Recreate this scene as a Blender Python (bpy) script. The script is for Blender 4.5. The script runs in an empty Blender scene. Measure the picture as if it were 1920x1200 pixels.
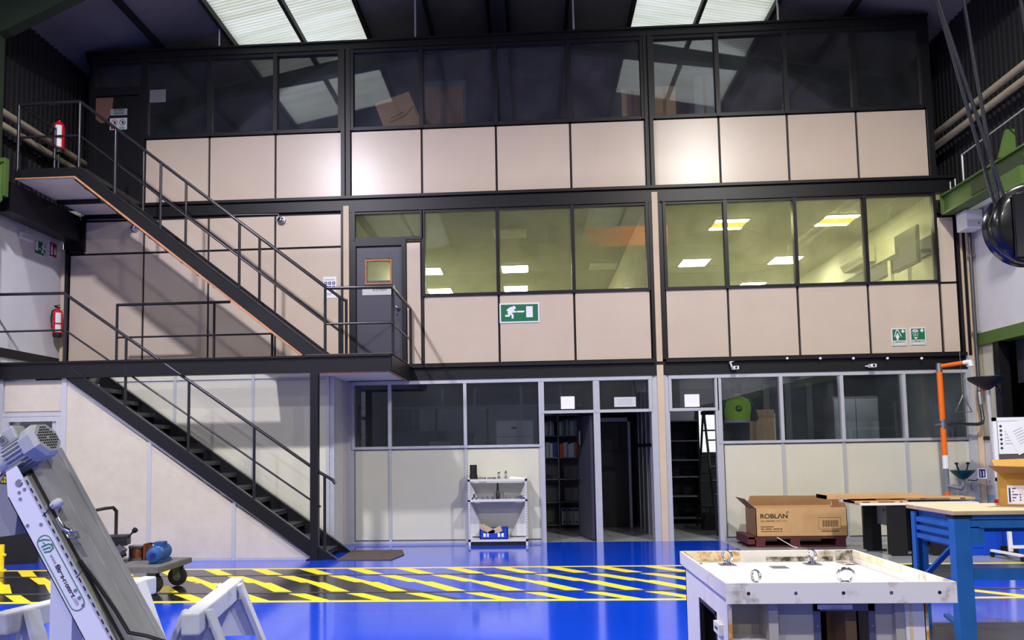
import bpy, math, random
from mathutils import Vector, Matrix
random.seed(7)
sc = bpy.context.scene
col = sc.collection

# ---------------------------------------------------------------- camera
FPX, CX, CY = 1480.77, 914.666, 733.539
CAM = Vector((0.0, -13.7, 1.59))
RIGHT = Vector((0.99819011, 0.05789573, -0.01626643))
DOWN = Vector((-0.02048667, 0.07306334, -0.99711687))
FWD = Vector((-0.05654033, 0.99564544, 0.07411719))
cam_d = bpy.data.cameras.new('camera')
cam_d.sensor_width = 36.0
cam_d.lens = FPX / 1920 * 36.0
cam_d.shift_x = (960 - CX) / 1920
cam_d.shift_y = (CY - 600) / 1920
cam_d.clip_end = 200
cam = bpy.data.objects.new('camera', cam_d)
col.objects.link(cam)
cam.matrix_world = Matrix(((RIGHT.x, -DOWN.x, -FWD.x, CAM.x),
                           (RIGHT.y, -DOWN.y, -FWD.y, CAM.y),
                           (RIGHT.z, -DOWN.z, -FWD.z, CAM.z), (0, 0, 0, 1)))
sc.camera = cam

# ---------------------------------------------------------------- world, light, exposure
w = bpy.data.worlds.new('overcast_sky')
sc.world = w
w.use_nodes = True
bg = w.node_tree.nodes['Background']
bg.inputs[0].default_value = (0.93, 0.97, 1.0, 1)
bg.inputs[1].default_value = 1.25
sc.view_settings.view_transform = 'Standard'
sc.view_settings.look = 'None'
sc.view_settings.gamma = 1.0
sc.view_settings.use_curve_mapping = False
sc.view_settings.exposure = -0.06

def area_light(name, loc, power, size, color, target=None, sy=None):
    d = bpy.data.lights.new(name, 'AREA')
    d.energy = power
    d.color = color
    if sy:
        d.shape = 'RECTANGLE'; d.size = size; d.size_y = sy
    else:
        d.shape = 'DISK'; d.size = size
    o = bpy.data.objects.new(name, d)
    o.location = loc
    if target:
        o.rotation_euler = (Vector(target) - Vector(loc)).to_track_quat('-Z', 'Y').to_euler()
    col.objects.link(o)
    return o
COOL, WARM = (0.93, 0.89, 1.0), (1.0, 0.97, 0.9)
# high-bay lamps of the hall: (x, y, z, watts, colour)
HALL_LAMPS = [(-4.9, -7.6, 9.2, 1180, COOL), (4.6, -7.6, 9.2, 1060, WARM),
              (-4.9, -16.0, 9.2, 680, COOL), (4.6, -16.0, 9.2, 680, WARM),
              (-4.9, -24.0, 9.2, 520, COOL), (4.6, -24.0, 9.2, 520, WARM)]  # unseen far pair, added for low-angle light into the offices
WALL_LAMPS = [(-4.4, -4.9, 9.3, 40, COOL), (3.9, -4.9, 9.3, 40, WARM)]
for i, (x, y, z, p, c) in enumerate(HALL_LAMPS + WALL_LAMPS):
    area_light('lamp_light', (x, y, z - 0.05), p, 0.44 if p > 500 else 0.26, c, target=None if p > 500 else (x * 1.1, 0, 6.6))

# ---------------------------------------------------------------- materials
def lin(c):
    c = c / 255.0
    return c / 12.92 if c <= 0.04045 else ((c + 0.055) / 1.055) ** 2.4
def rgb(r, g, b):
    return (lin(r), lin(g), lin(b), 1.0)
MATS = {}
def mat(name, c, rough=0.5, metal=0.0, var=0.0, vscale=3.0, bump=0.0, bscale=40.0, c2=None, coat=0.0,
        stretch=(1, 1, 1), spec=0.5, lo=0.4, hi=0.65):
    m = bpy.data.materials.new(name)
    m.use_nodes = True
    nt = m.node_tree
    b = nt.nodes['Principled BSDF']
    b.inputs['Roughness'].default_value = rough
    b.inputs['Metallic'].default_value = metal
    b.inputs['Specular IOR Level'].default_value = spec
    b.inputs['Base Color'].default_value = c
    if coat:
        b.inputs['Coat Weight'].default_value = coat
        b.inputs['Coat Roughness'].default_value = 0.06
    if var or c2 or bump:
        tc = nt.nodes.new('ShaderNodeTexCoord')
        mp = nt.nodes.new('ShaderNodeMapping')
        mp.inputs['Scale'].default_value = stretch
        geo = nt.nodes.new('ShaderNodeNewGeometry')
        nt.links.new(geo.outputs['Position'], mp.inputs['Vector'])
    if var or c2:
        n = nt.nodes.new('ShaderNodeTexNoise')
        n.inputs['Scale'].default_value = vscale
        n.inputs['Detail'].default_value = 6
        n.inputs['Roughness'].default_value = 0.6
        nt.links.new(mp.outputs[0], n.inputs['Vector'])
        r = nt.nodes.new('ShaderNodeValToRGB')
        if c2:
            r.color_ramp.elements[0].position = lo
            r.color_ramp.elements[1].position = hi
            r.color_ramp.elements[0].color = c
            r.color_ramp.elements[1].color = c2
        else:
            r.color_ramp.elements[0].position = 0.3
            r.color_ramp.elements[1].position = 0.7
            r.color_ramp.elements[0].color = tuple(x * (1 - var) for x in c[:3]) + (1,)
            r.color_ramp.elements[1].color = tuple(min(1, x * (1 + var * 0.5)) for x in c[:3]) + (1,)
        nt.links.new(n.outputs['Fac'], r.inputs[0])
        nt.links.new(r.outputs[0], b.inputs['Base Color'])
    if bump:
        n2 = nt.nodes.new('ShaderNodeTexNoise')
        n2.inputs['Scale'].default_value = bscale
        n2.inputs['Detail'].default_value = 4
        nt.links.new(mp.outputs[0], n2.inputs['Vector'])
        bp = nt.nodes.new('ShaderNodeBump')
        bp.inputs['Strength'].default_value = bump
        bp.inputs['Distance'].default_value = 0.01
        nt.links.new(n2.outputs['Fac'], bp.inputs['Height'])
        nt.links.new(bp.outputs[0], b.inputs['Normal'])
    MATS[name] = m
    return m

def glass_mat(name, tint, ior=1.6, dirt_haze=0.0, dirt_haze_col=(0.8, 0.8, 0.75, 1), rough=0.0, haze=False):
    m = bpy.data.materials.new(name)
    m.use_nodes = True
    nt = m.node_tree
    nt.nodes.remove(nt.nodes['Principled BSDF'])
    out = nt.nodes['Material Output']
    tr = nt.nodes.new('ShaderNodeBsdfTransparent'); tr.inputs[0].default_value = tint
    gl = nt.nodes.new('ShaderNodeBsdfGlossy'); gl.inputs['Roughness'].default_value = rough
    fr = nt.nodes.new('ShaderNodeFresnel'); fr.inputs[0].default_value = ior
    mx = nt.nodes.new('ShaderNodeMixShader')
    base = tr.outputs[0]
    if dirt_haze:
        tl = nt.nodes.new('ShaderNodeBsdfDiffuse' if haze else 'ShaderNodeBsdfTranslucent'); tl.inputs[0].default_value = dirt_haze_col
        n = nt.nodes.new('ShaderNodeTexNoise'); n.inputs['Scale'].default_value = 2.2; n.inputs['Detail'].default_value = 8
        geo = nt.nodes.new('ShaderNodeNewGeometry')
        nt.links.new(geo.outputs['Position'], n.inputs['Vector'])
        r = nt.nodes.new('ShaderNodeMapRange')
        r.inputs['From Min'].default_value = 0.3; r.inputs['From Max'].default_value = 0.75
        r.inputs['To Min'].default_value = dirt_haze * 0.35; r.inputs['To Max'].default_value = dirt_haze * 1.3
        nt.links.new(n.outputs['Fac'], r.inputs['Value'])
        m2 = nt.nodes.new('ShaderNodeMixShader')
        nt.links.new(r.outputs[0], m2.inputs[0])
        nt.links.new(tr.outputs[0], m2.inputs[1]); nt.links.new(tl.outputs[0], m2.inputs[2])
        base = m2.outputs[0]
    nt.links.new(fr.outputs[0], mx.inputs[0])
    nt.links.new(base, mx.inputs[1]); nt.links.new(gl.outputs[0], mx.inputs[2])
    nt.links.new(mx.outputs[0], out.inputs[0])
    MATS[name] = m
    return m

def emit_mat(name, c, s):
    m = bpy.data.materials.new(name)
    m.use_nodes = True
    b = m.node_tree.nodes['Principled BSDF']
    b.inputs['Base Color'].default_value = c
    b.inputs['Emission Color'].default_value = c
    b.inputs['Emission Strength'].default_value = s
    MATS[name] = m
    return m

def translucent_mat(name, c):
    m = bpy.data.materials.new(name)
    m.use_nodes = True
    nt = m.node_tree
    nt.nodes.remove(nt.nodes['Principled BSDF'])
    t = nt.nodes.new('ShaderNodeBsdfTranslucent')
    geo = nt.nodes.new('ShaderNodeNewGeometry')
    mp = nt.nodes.new('ShaderNodeMapping'); mp.inputs['Scale'].default_value = (0.5, 4.0, 1)
    n = nt.nodes.new('ShaderNodeTexNoise'); n.inputs['Scale'].default_value = 1.2; n.inputs['Detail'].default_value = 5
    r = nt.nodes.new('ShaderNodeValToRGB')
    r.color_ramp.elements[0].position = 0.3; r.color_ramp.elements[1].position = 0.62
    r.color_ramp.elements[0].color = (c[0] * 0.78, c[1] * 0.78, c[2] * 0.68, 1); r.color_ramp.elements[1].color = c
    nt.links.new(geo.outputs['Position'], mp.inputs[0]); nt.links.new(mp.outputs[0], n.inputs['Vector'])
    nt.links.new(n.outputs['Fac'], r.inputs[0])
    wv = nt.nodes.new('ShaderNodeTexWave'); wv.bands_direction = 'Y'; wv.inputs['Scale'].default_value = 3.49; wv.inputs['Distortion'].default_value = 0.0  # wave stripes paint the corrugation's shading into the sheet colour
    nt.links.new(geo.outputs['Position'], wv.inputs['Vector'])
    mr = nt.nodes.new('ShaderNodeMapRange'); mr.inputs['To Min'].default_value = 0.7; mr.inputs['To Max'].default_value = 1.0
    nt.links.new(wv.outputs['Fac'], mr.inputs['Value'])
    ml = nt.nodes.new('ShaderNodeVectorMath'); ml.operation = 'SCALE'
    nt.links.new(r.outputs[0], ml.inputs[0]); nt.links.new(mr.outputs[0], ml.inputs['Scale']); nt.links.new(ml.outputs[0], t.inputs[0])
    nt.links.new(t.outputs[0], nt.nodes['Material Output'].inputs[0])
    MATS[name] = m
    return m

mat('panel', rgb(206, 189, 170), 0.3, var=0.06, vscale=1.3)
mat('panel_low', rgb(204, 202, 183), 0.42, var=0.05, vscale=1.2)
mat('panel_stair', rgb(197, 189, 174), 0.5, var=0.09, vscale=5)
mat('frame', rgb(20, 20, 25), 0.42, spec=0.35, var=0.1, vscale=6)
mat('steel_black', rgb(17, 17, 21), 0.42, spec=0.35, var=0.15, vscale=7)
mat('joint', rgb(14, 14, 17), 0.6)
mat('door_dark', rgb(66, 66, 80), 0.45, var=0.05)
mat('alu', rgb(188, 190, 196), 0.35, metal=0.2, var=0.06, vscale=9)
mat('beige_post', rgb(206, 184, 156), 0.5, var=0.06)
mat('rail_tube', rgb(44, 44, 49), 0.28, metal=0.4)
mat('tread', rgb(70, 71, 76), 0.45, metal=0.3, var=0.25, vscale=14)
mat('wood_edge', rgb(186, 128, 84), 0.7, var=0.3, vscale=8)
mat('poster_brown', rgb(112, 78, 66), 0.7)
mat('soffit', rgb(232, 226, 214), 0.7, var=0.1, vscale=3)
mat('floor_blue', rgb(8, 66, 205), 0.12, var=0.12, vscale=0.8, coat=0.2, bump=0.02, bscale=2.5)
mat('floor_grey', rgb(150, 154, 160), 0.22, var=0.18, vscale=1.2)
mat('floor_dark', rgb(62, 64, 68), 0.3, var=0.3, vscale=1.8)
mat('floor_black', rgb(34, 34, 38), 0.16, var=0.35, vscale=3)
mat('paint_yellow', rgb(250, 222, 30), 0.35, var=0.08, vscale=4)
mat('rail_metal', rgb(120, 120, 128), 0.35, metal=0.7)
mat('tile', rgb(152, 158, 156), 0.25, var=0.12, vscale=2)
mat('hall_wall', rgb(17, 16, 21), 0.85, var=0.2, vscale=2)
mat('white_wall', rgb(214, 214, 218), 0.7, var=0.06, vscale=2)
mat('blue_wall', rgb(142, 182, 214), 0.7, var=0.1, vscale=4)
mat('roof_dark', rgb(128, 124, 122), 0.75, var=0.25, vscale=0.9)
mat('purlin', rgb(22, 22, 24), 0.6)
mat('crane_green', rgb(76, 106, 46), 0.45, var=0.12, vscale=3)
mat('dark_green', rgb(44, 58, 40), 0.5, var=0.15)
mat('orange_paint', rgb(226, 110, 40), 0.45, var=0.1)
mat('pipe_beige', rgb(172, 160, 132), 0.45, var=0.2, vscale=3)
mat('room_dark', rgb(112, 112, 116), 0.8, var=0.1)
mat('room_grey', rgb(160, 168, 170), 0.7, var=0.06)
mat('room_yellow', rgb(214, 212, 190), 0.75, var=0.08)
mat('room_ceiling', rgb(170, 170, 156), 0.8, var=0.08)
mat('black', rgb(16, 16, 18), 0.5)
mat('white', rgb(236, 236, 238), 0.45)
mat('paper', rgb(238, 238, 240), 0.8)
mat('chrome', rgb(200, 200, 204), 0.15, metal=1.0)
mat('steel', rgb(170, 172, 174), 0.3, metal=0.9, var=0.12, vscale=8)
mat('sign_green', rgb(0, 110, 70), 0.45)
mat('sign_red', rgb(170, 22, 34), 0.45)
mat('sign_blue', rgb(28, 30, 110), 0.5)
mat('red', rgb(205, 26, 34), 0.3)
mat('red_plastic', rgb(232, 70, 72), 0.4)
mat('cardboard', rgb(196, 156, 108), 0.85, var=0.08, vscale=5)
mat('cardboard_dark', rgb(150, 116, 76), 0.85, var=0.1, vscale=5)
mat('cardboard_ochre', rgb(186, 142, 60), 0.8, var=0.1, vscale=6)
mat('ink', rgb(28, 24, 24), 0.8)
mat('ink_brown', rgb(88, 62, 40), 0.85)
mat('pallet', rgb(86, 36, 36), 0.75, var=0.25, vscale=9)
mat('bench_blue', rgb(32, 104, 180), 0.42, var=0.16, vscale=6)
mat('bench_top', rgb(198, 172, 140), 0.6, var=0.22, vscale=4, stretch=(1, 8, 1))
mat('sump_blue', rgb(14, 72, 200), 0.4, var=0.06)
mat('crate_blue', rgb(20, 60, 190), 0.4)
mat('machine_white', rgb(226, 222, 214), 0.45, c2=rgb(196, 182, 150), vscale=5, lo=0.55, hi=0.8)
mat('machine_grime', rgb(232, 228, 218), 0.5, c2=rgb(150, 132, 96), vscale=7, lo=0.56, hi=0.76)
mat('rust', rgb(204, 138, 40), 0.75, c2=rgb(236, 222, 186), vscale=11, lo=0.46, hi=0.6)
mat('stain', rgb(222, 200, 142), 0.6, c2=rgb(232, 224, 204), vscale=8, lo=0.4, hi=0.6)
mat('grime_black', rgb(60, 54, 48), 0.7, c2=rgb(200, 192, 176), vscale=16, lo=0.42, hi=0.6)
mat('machine_grey', rgb(178, 172, 158), 0.5, var=0.1, vscale=4)
mat('trestle', rgb(196, 198, 202), 0.6, c2=rgb(164, 156, 146), vscale=5, lo=0.5, hi=0.75)
mat('conv_white', rgb(232, 232, 240), 0.3)
mat('stainless', rgb(178, 179, 178), 0.38, metal=0.25, var=0.14, vscale=7, stretch=(1, 1, 0.3))
mat('motor_grey', rgb(188, 190, 188), 0.4, metal=0.2)
mat('chute_grey', rgb(150, 150, 152), 0.45, metal=0.15, var=0.08)
mat('rubber', rgb(38, 38, 38), 0.7, var=0.2, vscale=9)
mat('trolley_grey', rgb(104, 104, 102), 0.6, var=0.25, vscale=9)
mat('caster_green', rgb(104, 116, 92), 0.6, var=0.3, vscale=16)
mat('motor_blue', rgb(34, 84, 142), 0.4, var=0.2, vscale=12)
mat('copper', rgb(150, 88, 52), 0.4, metal=0.6, var=0.3, vscale=20)
mat('mat_brown', rgb(84, 72, 64), 0.85, var=0.2, vscale=4)
mat('vest_green', rgb(160, 212, 40), 0.7, var=0.06)
mat('reflective', rgb(176, 180, 184), 0.4)
mat('navy', rgb(20, 24, 42), 0.8, var=0.1)
mat('dark_sleeve', rgb(34, 34, 40), 0.8)
mat('skin', rgb(196, 148, 122), 0.55)
mat('hair', rgb(24, 21, 21), 0.8, var=0.3, vscale=60)
mat('plywood', rgb(206, 172, 128), 0.7, var=0.14, vscale=3, stretch=(10, 1, 1))
mat('wood_brown', rgb(150, 112, 70), 0.6, var=0.2, vscale=3, stretch=(8, 1, 1))
mat('orange_pole', rgb(240, 112, 12), 0.4)
mat('bowl_green', rgb(10, 78, 62), 0.35)
mat('cabinet_navy', rgb(30, 36, 66), 0.5)
mat('shelf_grey', rgb(120, 124, 130), 0.5)
mat('binder_grey', rgb(140, 144, 150), 0.6)
mat('binder_white', rgb(196, 200, 204), 0.6)
mat('binder_blue', rgb(40, 60, 140), 0.6)
mat('binder_orange', rgb(214, 92, 40), 0.6)
mat('binder_green', rgb(60, 120, 70), 0.6)
mat('warn_yellow', rgb(244, 222, 30), 0.4)
mat('logo_green', rgb(60, 128, 104), 0.5)
mat('logo_dark', rgb(30, 62, 46), 0.7)
mat('rope', rgb(62, 64, 68), 0.4, metal=0.6, var=0.4, vscale=90)
mat('hook_black', rgb(14, 14, 16), 0.22, coat=0.4)
mat('tv_glass', rgb(20, 21, 23), 0.4, spec=0.3)
mat('rear_wall', rgb(118, 120, 122), 0.8, var=0.1, vscale=1.5)
mat('felt_grey', rgb(84, 82, 80), 0.9)
mat('shelf_white', rgb(206, 206, 206), 0.5)
mat('glass_steel', rgb(90, 92, 96), 0.3, metal=0.8)
glass_mat('glass_top', (0.9, 0.92, 0.95, 1), ior=2.0, rough=0.03, dirt_haze=0.035, dirt_haze_col=(0.62, 0.68, 0.74, 1), haze=True)  # diffuse layer paints a pale reflection haze over the dark panes
glass_mat('glass_mid', (0.95, 0.97, 0.92, 1), ior=1.6, dirt_haze=0.2, dirt_haze_col=(0.8, 0.8, 0.62, 1))
glass_mat('glass_low', (0.92, 0.95, 0.95, 1), ior=1.6, dirt_haze=0.018, dirt_haze_col=(0.6, 0.68, 0.68, 1), haze=True)  # thinner painted haze, lightens the ground-floor glass like a reflection
emit_mat('strip_tube', (0.95, 0.98, 1.0, 1), 16)
emit_mat('lamp_glow', (1, 0.98, 0.95, 1), 14)
emit_mat('panel_light', (1.0, 0.97, 0.68, 1), 55)
emit_mat('panel_tube', (1.0, 0.96, 0.56, 1), 80)
emit_mat('panel_yellow', (1.0, 0.8, 0.1, 1), 1.2)
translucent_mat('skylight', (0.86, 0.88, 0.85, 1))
M = MATS

# ---------------------------------------------------------------- geometry helpers
def at(u, v, X=None, Y=None, Z=None):
    """photo pixel -> point of the real place on a known plane"""
    d = RIGHT * ((u - CX) / FPX) + DOWN * ((v - CY) / FPX) + FWD
    if X is not None: t = (X - CAM.x) / d.x
    elif Y is not None: t = (Y - CAM.y) / d.y
    else: t = (Z - CAM.z) / d.z
    return CAM + d * t

def wloc(o):
    v = Vector((0, 0, 0))
    while o is not None:
        v += o.location
        o = o.parent
    return v

class MB:
    def __init__(s):
        s.v = []; s.f = []; s.m = []
    def add(s, vs, fs, mi=0):
        b = len(s.v)
        s.v += [Vector(p) for p in vs]
        for f in fs:
            s.f.append([b + i for i in f]); s.m.append(mi)
        return s
    def box(s, x0, x1, y0, y1, z0, z1, mi=0):
        x0, x1 = min(x0, x1), max(x0, x1); y0, y1 = min(y0, y1), max(y0, y1); z0, z1 = min(z0, z1), max(z0, z1)
        return s.add([(x0, y0, z0), (x1, y0, z0), (x1, y1, z0), (x0, y1, z0), (x0, y0, z1), (x1, y0, z1), (x1, y1, z1), (x0, y1, z1)],
                     [(0, 3, 2, 1), (4, 5, 6, 7), (0, 1, 5, 4), (1, 2, 6, 5), (2, 3, 7, 6), (3, 0, 4, 7)], mi)
    def obox(s, c, ax, ay, az, mi=0):
        """oriented box, centre + three half-axis vectors"""
        c = Vector(c); ax = Vector(ax); ay = Vector(ay); az = Vector(az)
        if ax.cross(ay).dot(az) < 0: ax = -ax
        p = [c + ax * i + ay * j + az * k for k in (-1, 1) for (i, j) in ((-1, -1), (1, -1), (1, 1), (-1, 1))]
        return s.add(p, [(0, 3, 2, 1), (4, 5, 6, 7), (0, 1, 5, 4), (1, 2, 6, 5), (2, 3, 7, 6), (3, 0, 4, 7)], mi)
    def bar(s, p0, p1, wd, ht, up=(0, 0, 1), mi=0):
        p0 = Vector(p0); p1 = Vector(p1); d = p1 - p0
        side = d.cross(Vector(up)).normalized(); u = side.cross(d).normalized()
        return s.obox((p0 + p1) / 2, d / 2, side * wd / 2, u * ht / 2, mi)
    def prism(s, poly, ext, mi=0):
        """polygon (3-d points) pushed along ext"""
        n = len(poly); ext = Vector(ext)
        a = [Vector(p) for p in poly]; b = [p + ext for p in a]
        nrm = Vector((0, 0, 0))
        for i in range(n): nrm += a[i].cross(a[(i + 1) % n])
        fs = [tuple(range(n)), tuple(range(2 * n - 1, n - 1, -1))] + [(i, i + n, (i + 1) % n + n, (i + 1) % n) for i in range(n)]
        if nrm.dot(ext) > 0: fs = [tuple(reversed(f)) for f in fs]
        return s.add(a + b, fs, mi)
    def tube(s, pts, r, seg=8, mi=0, cap=True):
        pts = [Vector(p) for p in pts]; n = len(pts)
        rr = r if isinstance(r, (list, tuple)) else [r] * n
        prev = None; rings = []
        for i, p in enumerate(pts):
            if i == 0: t = pts[1] - p
            elif i == n - 1: t = p - pts[i - 1]
            else: t = (pts[i + 1] - p).normalized() + (p - pts[i - 1]).normalized()
            t.normalize()
            if prev is None:
                u = t.orthogonal().normalized()
            else:
                u = (prev - t * prev.dot(t)).normalized()
            prev = u; w = t.cross(u)
            k = 1.0
            if 0 < i < n - 1:
                cc = (pts[i + 1] - p).normalized().dot(t)
                k = 1 / max(0.5, cc)
            rings.append([p + (u * math.cos(2 * math.pi * j / seg) + w * math.sin(2 * math.pi * j / seg)) * rr[i] * (k if i else 1) for j in range(seg)])
        vs = [p for ring in rings for p in ring]; fs = []
        for i in range(n - 1):
            for j in range(seg):
                k = (j + 1) % seg
                fs.append((i * seg + j, i * seg + k, (i + 1) * seg + k, (i + 1) * seg + j))
        if cap:
            fs.append(tuple(range(seg - 1, -1, -1))); fs.append(tuple(range((n - 1) * seg, n * seg)))
        return s.add(vs, fs, mi)
    def lathe(s, c, axis, prof, seg=16, mi=0):
        """profile [(r, h)] about axis through c"""
        c = Vector(c); a = Vector(axis).normalized(); u = a.orthogonal().normalized(); w = a.cross(u)
        vs = [c + a * h + (u * math.cos(2 * math.pi * j / seg) + w * math.sin(2 * math.pi * j / seg)) * max(r, 1e-4) for r, h in prof for j in range(seg)]
        fs = []
        n = len(prof)
        for i in range(n - 1):
            for j in range(seg):
                k = (j + 1) % seg
                fs.append((i * seg + j, i * seg + k, (i + 1) * seg + k, (i + 1) * seg + j))
        fs.append(tuple(range(seg - 1, -1, -1))); fs.append(tuple(range((n - 1) * seg, n * seg)))
        return s.add(vs, fs, mi)
    def torus(s, c, nrm, R, r, seg=20, rs=8, mi=0):
        c = Vector(c); a = Vector(nrm).normalized(); u = a.orthogonal().normalized(); w = a.cross(u)
        vs = []; fs = []
        for i in range(seg):
            t = 2 * math.pi * i / seg; d = u * math.cos(t) + w * math.sin(t)
            for j in range(rs):
                q = 2 * math.pi * j / rs
                vs.append(c + d * (R + r * math.cos(q)) + a * r * math.sin(q))
        for i in range(seg):
            for j in range(rs):
                fs.append((i * rs + j, ((i + 1) % seg) * rs + j, ((i + 1) % seg) * rs + (j + 1) % rs, i * rs + (j + 1) % rs))
        return s.add(vs, fs, mi)
    def loft(s, rings, mi=0):
        n = len(rings[0]); vs = [p for r in rings for p in r]; fs = []
        for i in range(len(rings) - 1):
            for j in range(n):
                k = (j + 1) % n
                fs.append((i * n + j, i * n + k, (i + 1) * n + k, (i + 1) * n + j))
        fs.append(tuple(range(n - 1, -1, -1))); fs.append(tuple(range((len(rings) - 1) * n, len(rings) * n)))
        return s.add(vs, fs, mi)
    def build(s, name, mt, parent=None, smooth=False, bevel=0.0, sub=0):
        off = wloc(parent) if parent is not None else Vector((0, 0, 0))
        me = bpy.data.meshes.new(name)
        me.from_pydata([tuple(p - off) for p in s.v], [], s.f)
        for x in (mt if isinstance(mt, (list, tuple)) else [mt]):
            me.materials.append(M[x])
        for p, mi in zip(me.polygons, s.m):
            p.material_index = mi
            p.use_smooth = smooth
        me.update()
        o = bpy.data.objects.new(name, me)
        col.objects.link(o)
        if parent is not None: o.parent = parent
        if bevel:
            bm = o.modifiers.new('bevel', 'BEVEL'); bm.width = bevel; bm.segments = 2; bm.limit_method = 'ANGLE'
        if sub:
            sm = o.modifiers.new('sub', 'SUBSURF'); sm.levels = sub; sm.render_levels = sub
        if smooth and not sub:
            try: me.set_sharp_from_angle(angle=math.radians(38))
            except Exception: pass
        return o

def B(name, mt, parent, *boxes, **kw):
    m = MB()
    for b in boxes: m.box(*b)
    return m.build(name, mt, parent, **kw)
def tag(o, label=None, cat=None, group=None, kind=None):
    if label: o['label'] = label
    if cat: o['category'] = cat
    if group: o['group'] = group
    if kind: o['kind'] = kind
    return o
def thing(name, loc, label, cat, group=None):
    o = bpy.data.objects.new(name, None)
    o.empty_display_size = 0.1
    o.location = loc
    col.objects.link(o)
    return tag(o, label, cat, group)
def struct(name, loc=(0, 0, 0), label=None):
    o = bpy.data.objects.new(name, None)
    o.empty_display_size = 0.1
    o.location = loc
    col.objects.link(o)
    o['kind'] = 'structure'
    if label: o['label'] = label
    return o
def txt(name, s, mt, org, right, up, width, parent, height=None, depth=0.0008, bold=False, spacing=1.0):
    """flat lettering: lower-left corner at org, running along right, letters standing along up"""
    cu = bpy.data.curves.new(name, 'FONT')
    cu.body = s
    cu.space_character = spacing
    if bold: cu.offset = 0.026
    tmp = bpy.data.objects.new(name, cu)
    col.objects.link(tmp)
    dg = bpy.context.evaluated_depsgraph_get(); dg.update()
    me = bpy.data.meshes.new_from_object(tmp.evaluated_get(dg))
    bpy.data.objects.remove(tmp)
    xs = [v.co.x for v in me.vertices]; ys = [v.co.y for v in me.vertices]
    k = width / (max(xs) - min(xs)); ky = k if height is None else height / (max(ys) - min(ys))
    R_ = Vector(right).normalized(); U_ = Vector(up).normalized(); N_ = R_.cross(U_)
    off = wloc(parent)
    x0, y0 = min(xs), min(ys)
    for v in me.vertices:
        c = v.co
        v.co = Vector(org) + R_ * (c.x - x0) * k + U_ * (c.y - y0) * ky + N_ * depth - off
    me.materials.clear(); me.materials.append(M[mt])
    o = bpy.data.objects.new(name, me)
    col.objects.link(o); o.parent = parent
    return o
def flat(name, mt, parent, polys, org, right, up, depth=0.001, thick=0.0006):
    """flat print: 2-d polygons on the plane right/up"""
    R_ = Vector(right).normalized(); U_ = Vector(up).normalized(); N_ = R_.cross(U_)
    m = MB()
    for i_, poly in enumerate(polys):
        m.prism([Vector(org) + R_ * x + U_ * y + N_ * depth for x, y in poly], N_ * (thick + 0.00006 * i_))
    return m.build(name, mt, parent)
def rect(x0, x1, y0, y1): return [(x0, y0), (x1, y0), (x1, y1), (x0, y1)]
def disc(x, y, r, ry=None, n=16): return [(x + r * math.cos(2 * math.pi * i / n), y + (ry or r) * math.sin(2 * math.pi * i / n)) for i in range(n)]
def strokes(pts, wd):
    out = []
    for (x0, y0), (x1, y1) in zip(pts[:-1], pts[1:]):
        dx, dy = x1 - x0, y1 - y0; l = math.hypot(dx, dy); nx, ny = -dy / l * wd / 2, dx / l * wd / 2
        ex, ey = dx / l * wd * 0.35, dy / l * wd * 0.35
        out.append([(x0 + nx - ex, y0 + ny - ey), (x0 - nx - ex, y0 - ny - ey), (x1 - nx + ex, y1 - ny + ey), (x1 + nx + ex, y1 + ny + ey)])
    return out
XR, ZU, YD = (1, 0, 0), (0, 0, 1), (0, 1, 0)

# ================================================================ THE SETTING
# ---------------------------------------------------------------- floor
XL, XR_ = -8.55, 7.5            # side walls
fl = MB()
def fpoly(pts, mi):
    fl.add([(x, y, 0) for x, y in pts], [tuple(range(len(pts)))], mi)
YB = -27.0
fpoly([(XL, -2.83), (3.13, -2.83), (3.13, 0), (-3.25, 0), (-3.25, 0.12), (XL, 0.12)], 0)
fpoly([(3.13, -2.9), (9.6, -2.9), (9.6, 0.12), (3.13, 0.12)], 1)
fpoly([(XL, -5.25), (-0.65, -5.25), (-3.2, -2.83), (XL, -2.83)], 2)
fpoly([(-0.65, -5.25), (3.6, -5.25), (4.4, -3.95), (4.4, -2.9), (3.13, -2.9), (3.13, -2.83), (-3.2, -2.83)], 0)
fpoly([(4.4, -3.95), (9.6, -3.95), (9.6, -2.9), (4.4, -2.9)], 3)
fpoly([(3.6, -5.25), (9.6, -5.25), (9.6, -3.95), (4.4, -3.95)], 0)
fpoly([(XL, -6.35), (9.6, -6.35), (9.6, -5.25), (XL, -5.25)], 0)
fpoly([(XL, YB), (2.9, YB), (2.9, -6.35), (XL, -6.35)], 0)
fpoly([(2.9, YB), (9.6, YB), (9.6, -6.35), (2.9, -6.35)], 3)
fl.v = [Vector(p) for p in fl.v]
floor = fl.build('floor', ['floor_blue', 'floor_grey', 'floor_black', 'floor_dark'])
tag(floor, 'glossy blue painted workshop floor with black and grey areas', kind='structure')
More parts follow.
